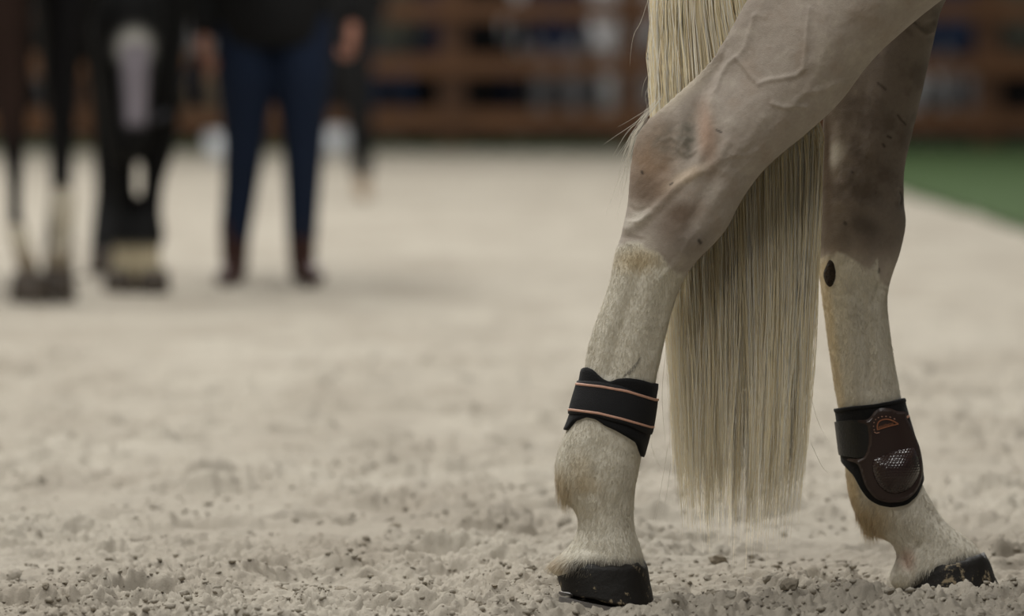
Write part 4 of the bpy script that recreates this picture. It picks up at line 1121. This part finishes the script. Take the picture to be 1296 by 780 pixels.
# bay horse at the picture's left edge, hind legs in view
AY = 16.8; AS = FPX / AY
ha = empty('dark_horse', at(45, 378, AY) * np.array([1, 1, 0]))
tag(ha, 'dark bay horse with white socks at the left picture edge, only its legs in view', 'horse')
l1 = [(-40, -320, 150, -300, .11, .9, 0), (10, -160, 160, -140, .12, .85, 0), (40, -60, 148, -50, .10, .8, 0), (52, 10, 124, 0, .085, .8, 0), (56, 60, 108, 55, .07, .8, 0), (56, 105, 99, 100, .06, .8, 0), (63, 145, 96, 145, .052, .8, 0), (69, 185, 92, 185, .042, .9, 0),
      (69, 225, 90, 225, .04, .9, 0), (64, 255, 95, 255, .048, .9, 0), (63, 280, 95, 277, .048, .9, 0), (67, 303, 88, 300, .04, .9, 0), (58, 330, 91, 330, .055, .9, 0), (56, 345, 92, 345, .055, .9, 0)]
l2 = [(-160, -320, 40, -300, .11, .9, 0), (-110, -160, 60, -140, .12, .85, 0), (-70, -40, 44, -40, .10, .8, 0), (-30, 40, 40, 40, .08, .8, 0), (-14, 100, 38, 100, .062, .8, 0), (-5, 150, 34, 150, .055, .8, 0), (5, 195, 30, 195, .045, .9, 0), (10, 240, 28, 240, .038, .9, 0), (10, 275, 28, 275, .038, .9, 0),
      (10, 295, 36, 293, .048, .9, 0), (15, 315, 40, 312, .045, .9, 0), (20, 335, 48, 335, .055, .9, 0), (22, 347, 50, 347, .055, .9, 0)]
LA, LB = Limb(l1, AY, m=4, N=28), Limb(l2, AY - .16, m=4, N=28)
ax0 = at(60, 0, AY)[0]
tv, tf = torso_loft([(-.02, 1.38, .1, .08), (.08, 1.34, .22, .17), (.28, 1.3, .29, .22), (.6, 1.24, .30, .25), (1.1, 1.2, .32, .27), (1.5, 1.2, .31, .25), (1.75, 1.25, .2, .16)], 0)
tv = [np.array([ax0 + .12 - v[0], AY - .08 + v[1], v[2]]) for v in tv]
pa = [LA.closed(), LB.closed(), (tv, tf)]
nx = ax0 - 1.5
pa.append(tube([(nx, AY - .08, 1.3), (nx - .3, AY - .08, 1.62), (nx - .5, AY - .08, 1.85)], [(.22, .12), (.17, .09), (.12, .07)], N=16, flat=(1, 0, .6)))
pa.append(tube([(nx - .48, AY - .08, 1.86), (nx - .68, AY - .08, 1.65), (nx - .86, AY - .08, 1.4)], [(.12, .08), (.11, .085), (.065, .055)], N=16, flat=(1, 0, -.7)))
for s in (-1, 1):
    X = nx + .15; yy = AY - .08 + s * .12
    pa.append(tube([(X, yy, 1.15), (X, yy, .78), (X, yy, .5), (X, yy, .3), (X - .01, yy, .2), (X - .05, yy, .08)], [(.14, .1), (.075, .06), (.055, .05), (.036, .035), (.044, .04), (.055, .055)], N=16))
def colA(Q):
    a, b = pix(Q); c = np.repeat(lin((38, 25, 20))[None], len(Q), 0)
    blk = sstep(20, 60, a) * (Q[:, 2] < 1.0) + sstep(150, 210, b); c = mixv(c, (11, 10, 12), np.clip(blk, 0, 1))
    w = sstep(232, 244, b) * (a > 45) + sstep(278, 292, b) * (a <= 45); c = mixv(c, (186, 178, 160), np.clip(w, 0, 1)); c = mixv(c, (104, 90, 72), .85 * sstep(300, 335, b))
    return c
M_BHOOF = None
finish_horse('dark_horse', pa, .013, colA, ha, [(at(72, 360, AY)[0], AY - .01, 0, .085, .06), (at(38, 360, AY - .16)[0], AY - .17, 0, .085, .06), (nx + .09, AY - .2, 0, .085, .055), (nx + .09, AY + .04, 0, .085, .055)], '')

# ------------------------------------------------------------------ lead rope, pails
rp = loc_(258, 62)
rope_pts = [np.array([(253 - 648) / PS, PY - .03, bz(78)]), np.array([(254 - 648) / PS, PY - .05, bz(105)]), np.array([(251 - 648) / PS, PY - .05, bz(132)]), np.array([(246 - 648) / PS, PY - .06, bz(110)]), np.array([(248 - 648) / PS, PY - .06, bz(72)]),
            np.array([(228 - 648) / PS, PY - .35, bz(130)]), np.array([(205 - 648) / BS, BY - .30, bz(150)]), np.array([(186 - 648) / BS, BY - .40, bz(135)])]
rv, rf = tube(rope_pts, [.012] * len(rope_pts), N=8, m=8)
o = make_obj('lead_rope', mesh('lead_rope', rv, rf), M_ROPE)
tag(o, 'dark lead rope from the hand of the person in jeans to the black horse', 'rope')
def pail(px_, py_, s, label):
    Y = CAM_H * FPX / (py_ - 90.0); x = (px_ - 648) * Y / FPX
    p = empty('pail', (x, Y, 0.0)); tag(p, label, 'pail', 'white pails by the fence')
    th = np.linspace(0, 2 * np.pi, 28, endpoint=False)
    prof = [(.082, .0), (.09, .004), (.11, .21), (.104, .21), (.085, .01)]
    rings = np.array([np.stack([x + s * r * np.cos(th), Y + s * r * np.sin(th), np.full(28, s * z)], 1) for r, z in prof])
    make_obj('bucket', mesh('bucket', *loft_faces(rings)), M_PAIL, p)
    rr = np.array([np.stack([x + s * r * np.cos(th), Y + s * r * np.sin(th), np.full(28, s * z)], 1) for r, z in ((.110, .195), (.118, .197), (.118, .212), (.108, .213), (.106, .2))])
    make_obj('rim', mesh('rim', *loft_faces(rr)), M_PAIL, p)
    hp_ = [(x + s * .118 * math.cos(q), Y - .05 * math.sin(q), s * (.2 - .09 * math.sin(q))) for q in np.linspace(0, math.pi, 9)]
    make_obj('handle', mesh('handle', *tube(hp_, [.004] * 9, N=6, m=2)), M_WIRE, p)
pail(278, 203, .95, 'white plastic pail on the sand, left of the blue jeans')
pail(425, 196, 1.0, 'white plastic pail seen between the jeans and the person in black')
print('TRIS', sum(len(o.data.loop_triangles) or len(o.data.polygons) * 2 for o in scene.objects if o.type == 'MESH'))
